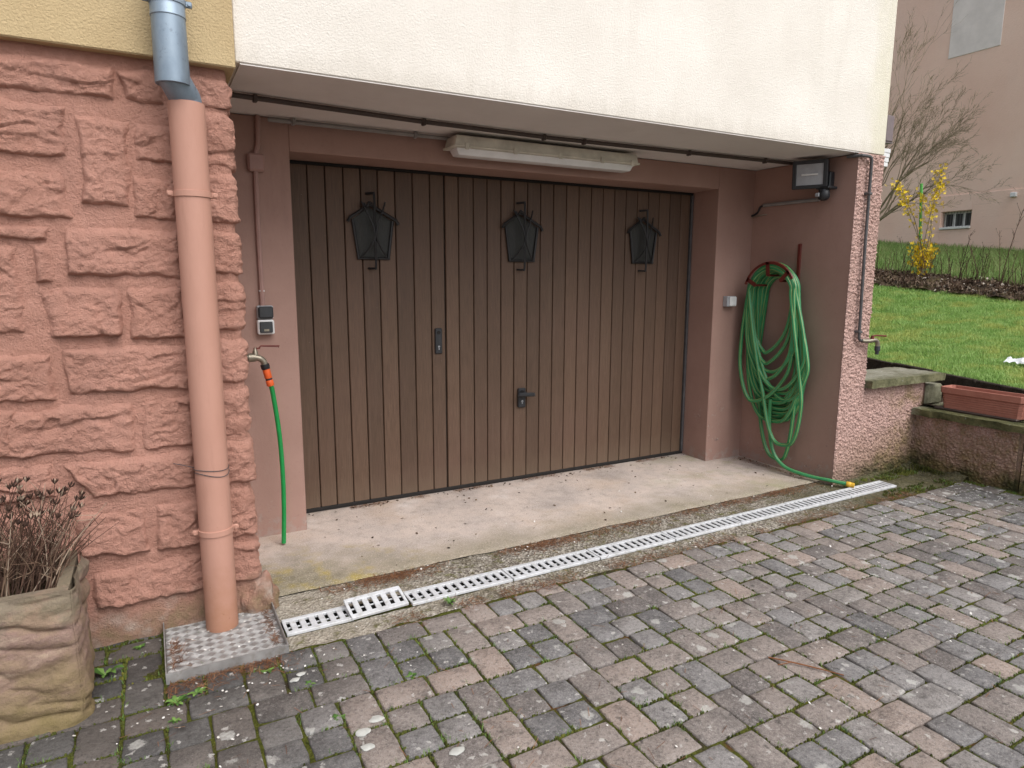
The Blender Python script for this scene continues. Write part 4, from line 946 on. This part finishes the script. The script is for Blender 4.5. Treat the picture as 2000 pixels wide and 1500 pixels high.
# ------------------------------------------------------------------ low roughcast walls, slabs, window box
lw = thing('stepped_wall', (4.0, -1.2, 0), 'low stepped pink roughcast wall with mossy slabs beside the pillar', 'wall')
box('core', (XP-.01, YO+.02, -.05), (4.30, YO+.30, .64), 'rough', lw)
relief('face', (XP+.002, YO+.012, -.02), (1, 0, 0), (0, 0, 1), .70, .66, (0, -1, 0), .012, 'rough', lw, .0045, 3)
relief('end_face', (4.30, YO+.012, .38), (0, 1, 0), (0, 0, 1), .28, .26, (1, 0, 0), .01, 'rough', lw, .01, 8)
box('core', (4.215, -1.765, -.05), (4.50, YO+.03, .395), 'rough', lw)
relief('face', (4.205, YO+.03, -.02), (0, -1, 0), (0, 0, 1), .70+.0, .42, (-1, 0, 0), .012, 'rough', lw, .0045, 5)
relief('end_face', (4.205, -1.775, -.02), (1, 0, 0), (0, 0, 1), .30, .42, (0, -1, 0), .012, 'rough', lw, .007, 7)
def slabstone(name, x0, x1, y0, y1, z0, z1, seed):
    bm = bmesh.new(); bmesh.ops.create_cube(bm, size=1)
    for v in bm.verts: v.co = Vector(((x0+x1)/2+v.co.x*(x1-x0), (y0+y1)/2+v.co.y*(y1-y0), (z0+z1)/2+v.co.z*(z1-z0)))
    bmesh.ops.subdivide_edges(bm, edges=bm.edges[:], cuts=22, use_grid_fill=True)
    for v in bm.verts:
        p = v.co.copy(); k = .010 if min(abs(p.x-x0), abs(p.x-x1), abs(p.y-y0), abs(p.y-y1)) < .012 else .003
        v.co += Vector((mn.noise(p*22+Vector((seed, 0, 0))), mn.noise(p*22+Vector((0, seed, 0))), .5*mn.noise(p*16)))*k
    bm.verts.index_update(); g = G().add([v.co[:] for v in bm.verts], [[v.index for v in q.verts] for q in bm.faces]); bm.free(); return g.out(name, 'cap', lw, True)
slabstone('upper_slab', XP+.004, 4.43, YO-.055, YO+.33, .640, .692, 1)
slabstone('lower_slab', 4.15, 4.62, -1.80, YO+.028, .400, .447, 4)
bl = G().box((4.315, YO+.0, .45), (4.52, YO+.14, .60), .015).out('stone_block', 'cap', lw)
wb = thing('window_box', (4.34, -1.45, .447), 'empty terracotta window box with ribbed sides on the low wall', 'planter')
def trough(x0, x1, y0, y1, z0, z1):
    lv = [(0, 0)]; n = 6
    prof = [(z0, .014)]
    for k in range(6):
        za = z0+.012+k*.0155; prof += [(za, .013-.0015*k), (za+.0125, .012-.0015*k), (za+.0135, .0155-.0015*k), (za+.0150, .0155-.0015*k)]
    prof += [(z1-.042, .002), (z1-.042, -.004), (z1-.004, -.006), (z1, -.005), (z1, .008), (z1-.03, .012), (z0+.02, .022)]
    V = []; F = []
    for z, i in prof:
        c = .018; X0_, X1_, Y0_, Y1_ = x0+i, x1-i, y0+i, y1-i
        V += [(X0_+c, Y0_, z), (X1_-c, Y0_, z), (X1_, Y0_+c, z), (X1_, Y1_-c, z), (X1_-c, Y1_, z), (X0_+c, Y1_, z), (X0_, Y1_-c, z), (X0_, Y0_+c, z)]
    m = len(prof)
    for l in range(m-1):
        for k in range(8): F.append((l*8+k, l*8+(k+1) % 8, (l+1)*8+(k+1) % 8, (l+1)*8+k))
    F.append(tuple(range(8))[::-1]); F.append(tuple((m-1)*8+k for k in range(8)))
    return V, F
V, F = trough(4.27, 4.42, -1.71, -1.19, .462, .615); mk('box', V, F, 'terra', wb)
box('saucer', (4.262, -1.69, .448), (4.43, -1.16, .464), 'brownpipe', wb, .005)

# lawn edging, lawn, bed, far slope as one heightfield
XE = lambda y: 4.53+.464*(y+1.59)
def zl(x, y):
    xe = XE(max(-3, min(3, y))); zb = 1.075+.104*(min(6, max(-3, y))-.48); zb10 = 1.267+.1*(min(9, max(-3, y))-.956); z18 = 1.954+.1*(min(12, max(-3, y))-4.65)
    if x < 9: t_ = max(0, (x-xe)/(9-xe)); return .62+t_*(zb-.62)
    if x < 10: t_ = x-9; return zb+(zb10-zb)*t_
    return zb10+(z18-zb10)*min(1.2, (x-10)/8)
def lawn_fn(a, b):
    y = -5+b*19; xe = XE(max(-3, min(3, y)))+.03; x = xe+(a**1.3)*(20-xe); return (x, y, zl(x, y)-.012+.012*fbm((x*2, y*2, 0), 4))
lw_ = grid('lawn', 110, 130, lawn_fn, 'turf'); tag(lw_, kind='structure')
sb_ = grid('flower_bed', 24, 150, lambda a, b: (lambda y, a: (lambda x: (x, y, zl(x, y)+.02+.05*sin(pi*a)+.05*fbm((x*3, y*3, 2), 5)))(9+a*1.0+.12*fbm((0, y*1.5, 9), 3)))(-3+b*10, a), 'soil'); tag(sb_, kind='structure')
# strip of soil between the low walls and the lawn edging
st_ = grid('soil_strip', 30, 40, lambda a, b: (4.28+a*1.5, -1.9+b*4.5, .45+.03*fbm((a*6, b*14, 1), 4)), 'soil'); tag(st_, kind='structure')
ys_ = np.linspace(-3, 2.4, 13)
edg = thing('lawn_edging', (5, -.5, .4), 'dark weathered edging boards along the lower side of the lawn', 'edging')
for k in range(12):
    y0, y1 = ys_[k], ys_[k+1]-.012; an = atan2(y1-y0, XE(y1)-XE(y0)); L_ = sqrt((y1-y0)**2+(XE(y1)-XE(y0))**2)
    Mx = Matrix.Translation((XE(y0), y0, .5)) @ Matrix.Rotation(an, 4, 'Z') @ Matrix.Rotation(random.uniform(-.006, .006), 4, 'Y'); box('edging_board', (0, -.02, -.12), (L_, .02, .135+random.uniform(-.008, .006)), 'wood_edge', edg, .006, Mx)

# grass blades
def in_wedge(n, x0, x1, lo, hi, dens=None):
    x = rng.uniform(x0, x1, n); a = rng.uniform(0, 1, n); l_ = -1.6+.47*(x-4.6)+lo; h_ = .1+.667*(x-5.4)+hi; y = l_+a*(h_-l_); return x, y
def lawn(n, name, x0, x1, lo, hi, hmin, hmax, w_, mat, lean, label, cat):
    x, y = in_wedge(n, x0, x1, lo, hi)
    xe = np.array([XE(max(-3, min(3, v))) for v in y]); keep = x > xe+.015; x, y = x[keep], y[keep]
    pos = np.array([(a, b, zl(a, b)-.008+.012*fbm((a*2, b*2, 0), 2)) for a, b in zip(x, y)])
    cl = np.array([.5+.9*mn.noise((a*5, b*5, 1)) for a, b in zip(x, y)])
    h = rng.uniform(hmin, hmax, len(x))*(.6+.6*np.clip(cl, 0, 1)); w = np.full(len(x), w_)*rng.uniform(.6, 1.2, len(x))
    V, F = blades(pos, h, w, lean); tn = np.repeat(np.clip(rng.uniform(0, 1, len(x))*.7+cl*.3, 0, 1), 5)
    o = mk(name, V, F, mat, tone=tn); tag(o, label, cat, kind='stuff'); return o
lawn(105000, 'lawn_grass', 4.45, 9.25, -.5, .5, .02, .05, .0055, 'grass', .9, 'short bright green lawn grass beyond the low wall', 'grass')
lawn(52000, 'rough_grass', 9.7, 18, -.8, .8, .06, .22, .012, 'meadow', .6, 'longer rough grass between flower bed and far wall', 'grass')

# bed litter and dry stems
g = G(); lr = random.Random(21)
for k in range(2600):
    y = lr.uniform(-.6, 3.6); x = 9+lr.betavariate(1.2, 1.6)*1.0-.05+.12*fbm((0, y*1.5, 9), 3); c_ = Vector((x, y, zl(x, y)+.05+.05*sin(pi*min(1, max(0, x-9)))+.05*fbm((x*3, y*3, 2), 5)-.02+lr.uniform(0, .03)))
    a = Vector((lr.gauss(0, 1), lr.gauss(0, 1), lr.gauss(0, .6))).normalized(); b = a.orthogonal().normalized(); b = Matrix.Rotation(lr.uniform(0, 6), 3, a) @ b; s1, s2 = lr.uniform(.015, .04), lr.uniform(.008, .02)
    g.add([c_-a*s1, c_+b*s2, c_+a*s1, c_-b*s2], [(0, 1, 2), (0, 2, 3)], tone=lr.choice([0, .1, .2, .3, .4, .5, .6, .7, .8, .92, 1]))
o = g.out('leaf_litter', 'litter', None, tone=True); tag(o, 'dead leaves and pale bits covering the flower bed', 'leaves', kind='stuff')
x = rng.uniform(9.05, 9.8, 9000); y = rng.uniform(-.6, 3.8, 9000)
pos = np.array([(a, b, zl(a, b)+.02) for a, b in zip(x, y)]); V, F = blades(pos, rng.uniform(.03, .12, 9000), np.full(9000, .008), 1.2)
o = mk('dead_grass', V, F, 'dry', tone=np.repeat(rng.choice([.3, .5, .7, .8, .9, 1.], 9000), 5)); tag(o, 'tangle of dead straw coloured grass along the flower bed', 'dead grass', kind='stuff')
def dry_stem(g, x, y, h, r_, lr, br=5):
    z = zl(x, y)+.02; lx, ly = lr.gauss(0, .12), lr.gauss(0, .16); P = [Vector((x+lx*t_**1.4*h, y+ly*t_**1.4*h, z+h*t_)) for t_ in (0, .25, .5, .75, 1)]; tn = lr.choice([0, .1, .15, .25, .35, .45])
    g.tube(P, [r_, r_*.9, r_*.75, r_*.55, r_*.3], 5, False, tone=tn)
    for q in range(br):
        t_ = lr.uniform(.35, .98); i = int(t_*4); s0 = P[i].lerp(P[min(4, i+1)], t_*4-i); L_ = h*lr.uniform(.05, .2); e0 = s0+Vector((lr.uniform(-.5, .5), lr.uniform(-.5, .5), lr.uniform(.3, 1)))*L_
        g.tube([s0, e0], [r_*.45, r_*.2], 4, False, tone=tn)
        if lr.random() < .5: g.add([e0+Vector((.0, .006, 0)), e0+Vector((0, -.006, .0)), e0+Vector((.006, 0, .016))], [(0, 1, 2)], tone=tn)
g = G()
for k in range(150): dry_stem(g, lr.uniform(9.15, 9.95), lr.uniform(-.5, 3.6), lr.uniform(.2, .62), lr.uniform(.003, .005), lr, 5)
o = g.out('dry_stems', 'dry', None, tone=True); tag(o, 'mass of thin dry brown stems standing in the flower bed', 'dry stems', kind='stuff')
tall = [(9.5, 1.02, 1.05, 'tall branched dry stem near the right edge, above all others'), (9.6, .45, .85, 'dark dry stem at the right edge of the photo'), (9.5, 1.55, .72, 'leaning dry stem below the small basement window'), (9.4, 1.95, .66, 'dry stem just right of the yellow forsythia'),
        (9.5, 1.28, .6, 'thin dry stem left of the tall branched one'), (9.5, .72, .62, 'dry stem between the tall branched one and the right edge')]
for x, y, h, lb in tall:
    g = G(); dry_stem(g, x, y, h, .0065, lr, 16); dry_stem(g, x+.05, y+.03, h*.75, .005, lr, 9); o = g.out('dry_stem', 'dry', None, tone=True); tag(o, lb, 'dry plant', 'tall dry stems')

# forsythia and stake
fo = thing('forsythia_bush', (9.6, 2.16, 1.33), 'yellow flowering forsythia bush tied to a green stake', 'bush')
g = G(); gf = G(); fr_ = random.Random(4); FX = 9.6
arms = [[(2.16, 1.33), (2.2, 1.7), (2.33, 2.2), (2.5, 2.55), (2.68, 2.8)], [(2.16, 1.33), (2.16, 1.75), (2.1, 2.2), (2.03, 2.6), (2.02, 2.93)], [(2.15, 1.33), (2.18, 1.8), (2.22, 2.3), (2.26, 2.62)], [(2.14, 1.33), (2.12, 1.65), (2.08, 2.0), (2.13, 2.35)], [(2.17, 1.33), (2.25, 1.6), (2.28, 1.82)], [(2.14, 1.33), (2.04, 1.6), (2.0, 1.8)], [(2.16, 1.33), (2.13, 1.55), (2.1, 1.8)], [(2.18, 1.33), (2.24, 1.9), (2.42, 2.35), (2.55, 2.7)], [(2.15, 1.35), (2.06, 2.0), (2.05, 2.4), (1.98, 2.72)]]
def flower(c_):
    d = Vector((fr_.gauss(-1, 1), fr_.gauss(0, 1), fr_.gauss(0, .8))).normalized(); o_ = d.orthogonal().normalized(); tn = fr_.random()
    for q in range(4):
        a = Matrix.Rotation(q*pi/2+fr_.uniform(0, .4), 3, d) @ o_; s_ = d.cross(a)*.009; L_ = fr_.uniform(.02, .032); gf.add([c_, c_+a*L_*.6+s_+d*.006, c_+a*L_+d*.004, c_+a*L_*.6-s_+d*.006], [(0, 1, 2), (0, 2, 3)], tone=tn)
for i, A in enumerate(arms):
    P = catmull([(FX+.04*sin(i*2+k), y, z) for k, (y, z) in enumerate(A)], 5); n = len(P); g.tube(P, [.009*(1-.8*k/n) for k in range(n)], 5, False)
    for k in range(n):
        z = P[k].z; dens = 4.2 if (1.55 < z < 1.86) else (4.5 if z > 2.35 else 1.6)
        if 1.9 < z < 2.3 and i not in (3, 2): dens = .6
        if z < 1.5: dens = .8
        for q in range(int(dens*1.7+fr_.random())):
            c_ = P[k]+Vector((fr_.gauss(0, .05), fr_.gauss(0, .045), fr_.gauss(0, .04))); flower(c_)
            if fr_.random() < .25: g.tube([P[k], c_], [.003, .002], 3, False)
g.out('stems', 'bark', fo); gf.out('flowers', 'flower', fo, tone=True)
sk = G().tube([(9.66, 2.2, 1.3), (9.66, 2.315, 2.78)], .021, 8).out('plant_stake', 'stake'); tag(sk, 'bright green stake standing in the forsythia', 'stake')

# bare tree
tree = thing('bare_tree', (12, 4.95, 1.6), 'leafless tree with fine arching branches in front of the pink far wall', 'tree')
g = G(); gt = G(); tr_ = random.Random(17)
def limb(P0, P1, r0, depth, up=.25):
    L_ = (P1-P0).length; n = 6; r0 *= .93 if depth == 4 else 1; mid = P0.lerp(P1, .5)+Vector((tr_.gauss(0, .06), tr_.gauss(0, .06), up))*L_*.8; P = []
    for k in range(n+1):
        t_ = k/n; p = P0*(1-t_)**2+mid*2*t_*(1-t_)+P1*t_*t_; p = p+Vector((tr_.gauss(0, 1), tr_.gauss(0, 1), tr_.gauss(0, 1)))*L_*.012; P.append(p)
    P[0] = P0; tgt = g if r0 > .006 else gt
    tgt.tube(P, [r0*(1-.72*k/n) for k in range(n+1)], 6 if r0 > .012 else (4 if r0 > .004 else 3), False)
    if depth <= 0: return
    nb = {4: 8, 3: 7, 2: 5, 1: 4}[depth]
    for q in range(nb):
        t_ = tr_.uniform(.28, 1.0) if q else 1.0; i = min(n-1, int(t_*n)); s0 = P[i].lerp(P[i+1], t_*n-i); d = (P[i+1]-P[i]).normalized()
        a = d.orthogonal().normalized(); a = Matrix.Rotation(tr_.uniform(0, 2*pi), 3, d) @ a; a.x *= .6
        d2 = (d+a*tr_.uniform(.35, .85)+Vector((0, -.08, .10 if depth > 1 else -.05))).normalized(); L2 = L_*tr_.uniform(.28, .52)
        limb(s0, s0+d2*L2, max(.0026, r0*(1-.72*t_)*.55), depth-1, .06)
base = Vector((12, 4.95, 1.55)); fork = Vector((12, 4.86, 2.15))
g.tube([base, base.lerp(fork, .5)+Vector((0, .02, 0)), fork], [.09, .075, .066], 10, False)
for tgt, r0 in (((12.1, 3.45, 3.1), .031), ((11.9, 3.6, 3.5), .031), ((12.2, 3.85, 3.85), .03), ((11.9, 4.05, 4.35), .03), ((12.1, 4.4, 4.75), .026), ((11.8, 3.5, 2.9), .026), ((12.2, 5.4, 4.6), .03), ((12, 6, 4), .03)):
    limb(fork, Vector(tgt), r0, 4 if r0 > .029 else 3, .16)
g.out('trunk', 'bark', tree, True); gt.out('twigs', 'bark', tree)

# neighbouring building
nb = thing('neighbour_building', (18.2, 6, 1), 'large weathered pink rendered building beyond the lawn', 'building')
wy0, wy1, wz0, wz1 = 5.945, 6.665, 2.665, 3.10
g = G(); 
for lo, hi in (((18, -8, -1), (18.4, wy0, 14)), ((18, wy1, -1), (18.4, 24, 14)), ((18, wy0, -1), (18.4, wy1, wz0)), ((18, wy0, wz1), (18.4, wy1, 14))): g.box(lo, hi)
g.out('wall', 'farwall', nb)
for lo, hi in (((17.975, -8, .5), (18, wy0-.02, 3.52)), ((17.975, wy1+.02, .5), (18, 24, 3.52))): box('plinth', lo, hi, 'farwall', nb, .006)
box('plinth', (17.975, wy0-.02, .5), (18, wy1+.02, wz0-.02), 'farwall', nb, .006); box('plinth', (17.975, wy0-.02, wz1+.01), (18, wy1+.02, 3.52), 'farwall', nb, .006)
box('render_patch', (17.985, 5.70, 6.98), (18.01, 6.92, 9.6), 'patch', nb, .008)
win = empty('window', (18.1, (wy0+wy1)/2, wz0)); par(win, nb)
box('back', (18.38, wy0, wz0), (18.39, wy1, wz1), 'darkgap', win)
wnw = (wy1-wy0)/3
for k in range(3):
    a = wy0+k*wnw; box('pane', (18.155, a+.03, wz0+.07), (18.165, a+wnw-.03, wz1-.05), 'glass', win)
    g = G()
    for lo, hi in (((18.13, a, wz0+.04), (18.17, a+.03, wz1)), ((18.13, a+wnw-.03, wz0+.04), (18.17, a+wnw, wz1)), ((18.13, a+.03, wz0+.04), (18.17, a+wnw-.03, wz0+.07)), ((18.13, a+.03, wz1-.05), (18.17, a+wnw-.03, wz1))): g.box(lo, hi)
    g.out('frame', 'wframe', win)
box('sill', (17.93, wy0-.02, wz0-.015), (18.13, wy1+.02, wz0+.04), 'wframe', win, .006)
for k in range(9): G().tube([(18.04, wy0+.05+k*.078, wz0+.03), (18.04, wy0+.05+k*.078, wz1)], .006, 5).out('bar', 'greypipe', win)
box('vent_box', (17.90, 4.94, 3.33), (18, 5.07, 3.44), 'whiteplain', nb, .012)

# ------------------------------------------------------------------ small things on the ground
def rosette(name, x, y, z, n, L_, w_, label, seed, up=.5):
    rr = random.Random(seed); g = G()
    for k in range(n):
        a = k*2.4+rr.uniform(-.3, .3); l_ = .62*L_*rr.uniform(.6, 1.1); e = rr.uniform(.25, .9)*up; d = Vector((cos(a), sin(a), 0)); s_ = Vector((-sin(a), cos(a), 0)); tn = rr.random(); V = []; F = []
        m = 5
        for i in range(m+1):
            t_ = i/m; c_ = Vector((x, y, z))+d*l_*t_*(1-.25*e*t_)+Vector((0, 0, l_*(e*sin(t_*2.2))*.9)); ww = w_*l_/L_*sin(pi*min(1, .12+t_*.88))**.8*(1+.25*(-1)**i if i not in (0, m) else 1); V += [c_-s_*ww/2+Vector((0, 0, .12*ww)), c_, c_+s_*ww/2+Vector((0, 0, .12*ww))]
        for i in range(m): F += [(i*3, i*3+1, i*3+4, i*3+3), (i*3+1, i*3+2, i*3+5, i*3+4)]
        g.add(V, F, tone=tn)
    o = g.out(name, 'weed', None, True, tone=True); tag(o, label, 'weed', 'small weeds in the paving joints'); return o
rosette('broadleaf_weed', -.905, -1.31, -.01, 6, .11, .04, 'broad-leaved green weed at the foot of the sandstone trough', 1, .7)
rosette('weed', -.695, -1.60, -.002, 12, .06, .022, 'leafy weed rosette in front of the tray, left of its twin', 2)
rosette('weed', -.632, -1.575, -.002, 12, .055, .02, 'leafy weed rosette in front of the tray, right of its twin', 3)
rosette('weed', -.70, -1.70, -.002, 8, .042, .018, 'small weed nearer the camera than the twin rosettes', 4)
rosette('weed', -.405, -1.56, -.002, 9, .045, .018, 'weed among pine needles at the tray corner', 5)
rosette('weed', .36, -1.40, -.004, 14, .06, .016, 'bright weed tuft between drain and paving', 6, .9)
rosette('weed', -.80, -1.165, -.004, 10, .045, .018, 'small weed between trough and tray near the wall', 7)
rosette('weed', -.29, -1.70, -.004, 8, .04, .016, 'small weed in the paving right of the tray', 9)
rosette('weed', -.245, -1.93, -.004, 9, .045, .016, 'small weed near the white stones in front', 10)
rosette('weed', .035, -1.82, -.004, 8, .04, .016, 'small weed in the joint of the dark damp paving', 12)
# tiny moss cushions and blades in the joints
jx = []; 
for (nm, x, y, sy) in stones:
    w_, d_ = DIM[nm][0], DIM[nm][1]*sy
    if score((nm, x, y)) < 0: continue
    for q in range(52):
        if random.random() < .5: p = (x+random.uniform(-w_, w_), y-d_+random.gauss(0, .003))
        else: p = (x+w_+random.gauss(0, .003), y+random.uniform(-d_, d_))
        k = mn.noise((p[0]*3.1, p[1]*3.1, 4))+.6*mn.noise((p[0]*11, p[1]*11, 1))
        if k > -.14+random.uniform(-.1, .3): jx.append(p)
for k in range(2600):
    x = random.uniform(3.35, 4.2); y = random.choice([random.uniform(-1.19, -1.09), random.uniform(-1.46, -1.33), -1.09-abs(random.gauss(0, .03))])
    if mn.noise((x*9, y*9, 3))+.8*mn.noise((x*31, y*31, 5)) > .05: jx.append((x, y))
for k in range(900):
    y = random.uniform(-1.8, -1.09); jx.append((4.19-abs(random.gauss(0, .02)), y))
g = G()
for (x, y) in jx:
    rr_ = random.uniform(.0022, .006); hz = rr_*random.uniform(.6, 1.0); n = 6; tn = min(1, max(0, .35+.5*mn.noise((x*4, y*4, 6))+random.gauss(0, .15))); a0 = random.uniform(0, 1)
    V = [(x+rr_*cos(a0+2*pi*k/n)*random.uniform(.7, 1.3), y+rr_*sin(a0+2*pi*k/n)*random.uniform(.7, 1.3), -.010) for k in range(n)]+[(x+rr_*.6*cos(a0+2*pi*k/n), y+rr_*.6*sin(a0+2*pi*k/n), -.003+hz*.6) for k in range(n)]+[(x, y, -.002+hz)]
    g.add(V, [(k, (k+1) % n, n+(k+1) % n, n+k) for k in range(n)]+[(n+k, n+(k+1) % n, 2*n) for k in range(n)], tone=tn)
o = g.out('joint_moss', 'moss', None, True, tone=True); tag(o, 'green moss cushions in the paving joints', 'moss', kind='stuff')
sel = np.array([p for p in jx if random.random() < .14]); sel = np.repeat(sel, 4, 0)+rng.normal(0, .006, (len(sel)*4, 2))
pos = np.concatenate([sel, np.full((len(sel), 1), -.006)], 1); V, F = blades(pos, rng.uniform(.006, .02, len(sel)), np.full(len(sel), .0022), 1.2)
o = mk('joint_grass', V, F, 'weed', tone=np.repeat(rng.uniform(0, 1, len(sel)), 5)); tag(o, 'tiny grass blades sprouting from the paving joints', 'grass', kind='stuff')
px_, py_ = [], []
for k in range(7000):
    if random.random() < .45: x = random.uniform(3.45, 4.2); y = -1.085-abs(random.gauss(0, .022))*(1+2*max(0, x-3.9))
    else: y = random.uniform(-1.80, -1.085); x = 4.195-abs(random.gauss(0, .02))*(1+3*max(0, y+1.5))
    if mn.noise((x*6, y*6, 8))+.5 > random.random()*.9: px_.append(x); py_.append(y)
px_ = np.array(px_); py_ = np.array(py_); cd_ = np.sqrt((px_-4.17)**2+(py_+1.10)**2); hh_ = (.012+.05*np.clip(1-cd_/.45, 0, 1))*rng.uniform(.4, 1.2, len(px_))
V, F = blades(np.stack([px_, py_, np.full(len(px_), -.012)], 1), hh_, np.full(len(px_), .004), 1.0)
o = mk('wall_foot_moss', V, F, 'moss', tone=np.repeat(rng.uniform(0, .8, len(px_)), 5)); tag(o, 'dark moss growing along the foot of the roughcast walls', 'moss', kind='stuff')
# pine needles along the slab edge, below the door, in the tray and around it
g = G(); nd = random.Random(31)
def needle(x, y, z):
    a = nd.uniform(0, pi); L_ = nd.uniform(.008, .028); d = Vector((cos(a), sin(a), nd.gauss(0, .12)))*L_; s_ = Vector((-sin(a), cos(a), 0))*.0008; c_ = Vector((x, y, z+nd.uniform(.001, .005)))
    g.add([c_-d-s_, c_-d+s_, c_+d+s_, c_+d-s_], [(0, 1, 2, 3)], tone=nd.random())
for k in range(6500):
    x = nd.uniform(-.1, 3.25)
    if mn.noise((x*2.3, 1, 0))+.3 < nd.random()*.9: continue
    needle(x, -.995+.012*fbm((x*3, 0, 5), 4)-abs(nd.gauss(0, .045)), -.008)
for k in range(420): needle(nd.uniform(-.72, -.28), -1.478-abs(nd.gauss(0, .045)), 0)
for k in range(110): needle(-.70+abs(nd.gauss(0, .03)), nd.uniform(-1.40, -1.2), .007)
for k in range(90): needle(-.335-abs(nd.gauss(0, .015)), nd.uniform(-1.40, -1.1), .007)
for k in range(900):
    x = nd.uniform(.3, 2.8); needle(x, -.012-abs(nd.gauss(0, .02)), .001) if mn.noise((x*4, 7, 0)) > -.05 else None
for k in range(1800):
    x = nd.uniform(.1, 3.6)
    if mn.noise((x*5, 3, 0)) > -.1: needle(x, -1.44+nd.gauss(0, .035), -.004)
for k in range(300): needle(3.28-abs(nd.gauss(0, .04)), nd.uniform(-.9, -.3), .001)
for k in range(350): needle(nd.uniform(-.9, 3.5), nd.uniform(-3, -1.5), .002)
o = g.out('pine_needles', 'needles', None, tone=True); tag(o, 'brown pine needles gathered along the slab edge and tray', 'needles', kind='stuff')
g = G()
def flake(x, y, z, s_=None):
    s_ = s_ or nd.uniform(.0025, .006); a = nd.uniform(0, 6); n = 5; c_ = Vector((x, y, z+.002)); tl = Vector((nd.gauss(0, .25), nd.gauss(0, .25)))
    g.add([c_+Vector((cos(a+2*pi*k/n)*s_*nd.uniform(.6, 1.1), sin(a+2*pi*k/n)*s_*nd.uniform(.6, 1.1), s_*(tl.x*cos(a+2*pi*k/n)+tl.y*sin(a+2*pi*k/n))+.001)) for k in range(n)], [tuple(range(n))], tone=nd.random())
for k in range(220): flake(nd.uniform(-1, 4), nd.uniform(-3.2, -1.45), .003)
for k in range(60): flake(nd.uniform(-.71, -.33), nd.uniform(-1.46, -1.08), .008)
for k in range(55): flake(nd.gauss(-.4, .3), nd.uniform(-1.75, -1.48), .003)
for k in range(120): flake(nd.uniform(-.2, 3.3), nd.uniform(-1.46, -.98), -.006)
for k in range(40): flake(nd.uniform(.1, 3.2), nd.uniform(-.9, -.02), .001)
o = g.out('fallen_petals', 'petal', None, tone=True); tag(o, 'tiny white fallen petals scattered on paving and tray', 'petals', kind='stuff')
g = G()
for k in range(260):
    x = nd.uniform(.05, 3.2); y = -.02-abs(nd.gauss(0, .03)) if nd.random() < .55 else nd.uniform(-.95, -.05)
    if nd.random() < .2: x = 3.29-abs(nd.gauss(0, .05)); y = nd.uniform(-.9, -.28)
    flake(x, y, .001, nd.uniform(.003, .010))
o = g.out('door_litter', 'litter', None, tone=True); tag(o, 'dark leaf crumbs on the concrete in front of the garage door', 'leaves', kind='stuff')
# loose white stones in front
def pebble(x, y, s_, label, seed, z=.0):
    bm = bmesh.new(); bmesh.ops.create_icosphere(bm, subdivisions=2, radius=1)
    for v in bm.verts:
        p = v.co.copy(); k = 1+.35*mn.noise(p*1.3+Vector((seed, 0, 0)))+.12*mn.noise(p*4); v.co = Vector((x+p.x*s_*k*1.2, y+p.y*s_*k*.85, z+.004+p.z*s_*k*.22))
    bm.verts.index_update(); gg = G().add([v.co[:] for v in bm.verts], [[v.index for v in q.verts] for q in bm.faces]); bm.free(); o = gg.out('white_stone', 'pebble', None, True); tag(o, label, 'stone', 'loose flat white stones on the paving')
for (x, y, s_, lb, sd_) in ((-.20, -2.035, .020, 'flat pale greenish stone, left of the pair near the front edge', 1), (-.145, -1.995, .019, 'flat white stone, right of the pair near the front edge', 2), (-.205, -2.105, .018, 'flat white stone nearest the camera in the cluster', 3), (.02, -2.245, .020, 'white stone at the very front between paving stones', 4), (-.33, -1.66, .014, 'small white stone on dark paving right of the tray', 5), (-.305, -1.635, .013, 'smaller white stone beside the one right of the tray', 6)): pebble(x, y, s_, lb, sd_)
# crumpled white sheet on the lawn
def crump(a, b):
    y = -1.02-a*.55; x = 5.5+(b-.5)*.11+.03*sin(a*7); z = zl(x, y)+.035+.035*(1-abs(2*b-1))*(.4+abs(fbm((a*7, b*3, 2), 4)))+.02*fbm((a*14, b*6, 5), 3)
    return (x, y, z)
o = grid('white_sheet', 60, 14, crump, 'cloth', None, False); tag(o, 'crumpled white plastic sheet lying on the lawn', 'plastic sheet')
g = G(); g.tube(catmull([(1.222, -2.338, .006), (1.262, -2.400, .010), (1.308, -2.455, .007), (1.362, -2.543, .008)], 5), [.0028]*12+[.0022]*4, 6, tone=.6)
g.tube(catmull([(1.264, -2.402, .009), (1.240, -2.402, .012), (1.212, -2.388, .006)], 4), .0018, 5, tone=.6)
o = g.out('twig', 'needles', None, True, tone=True); tag(o, 'thin forked brown twig lying on the paving', 'twig')
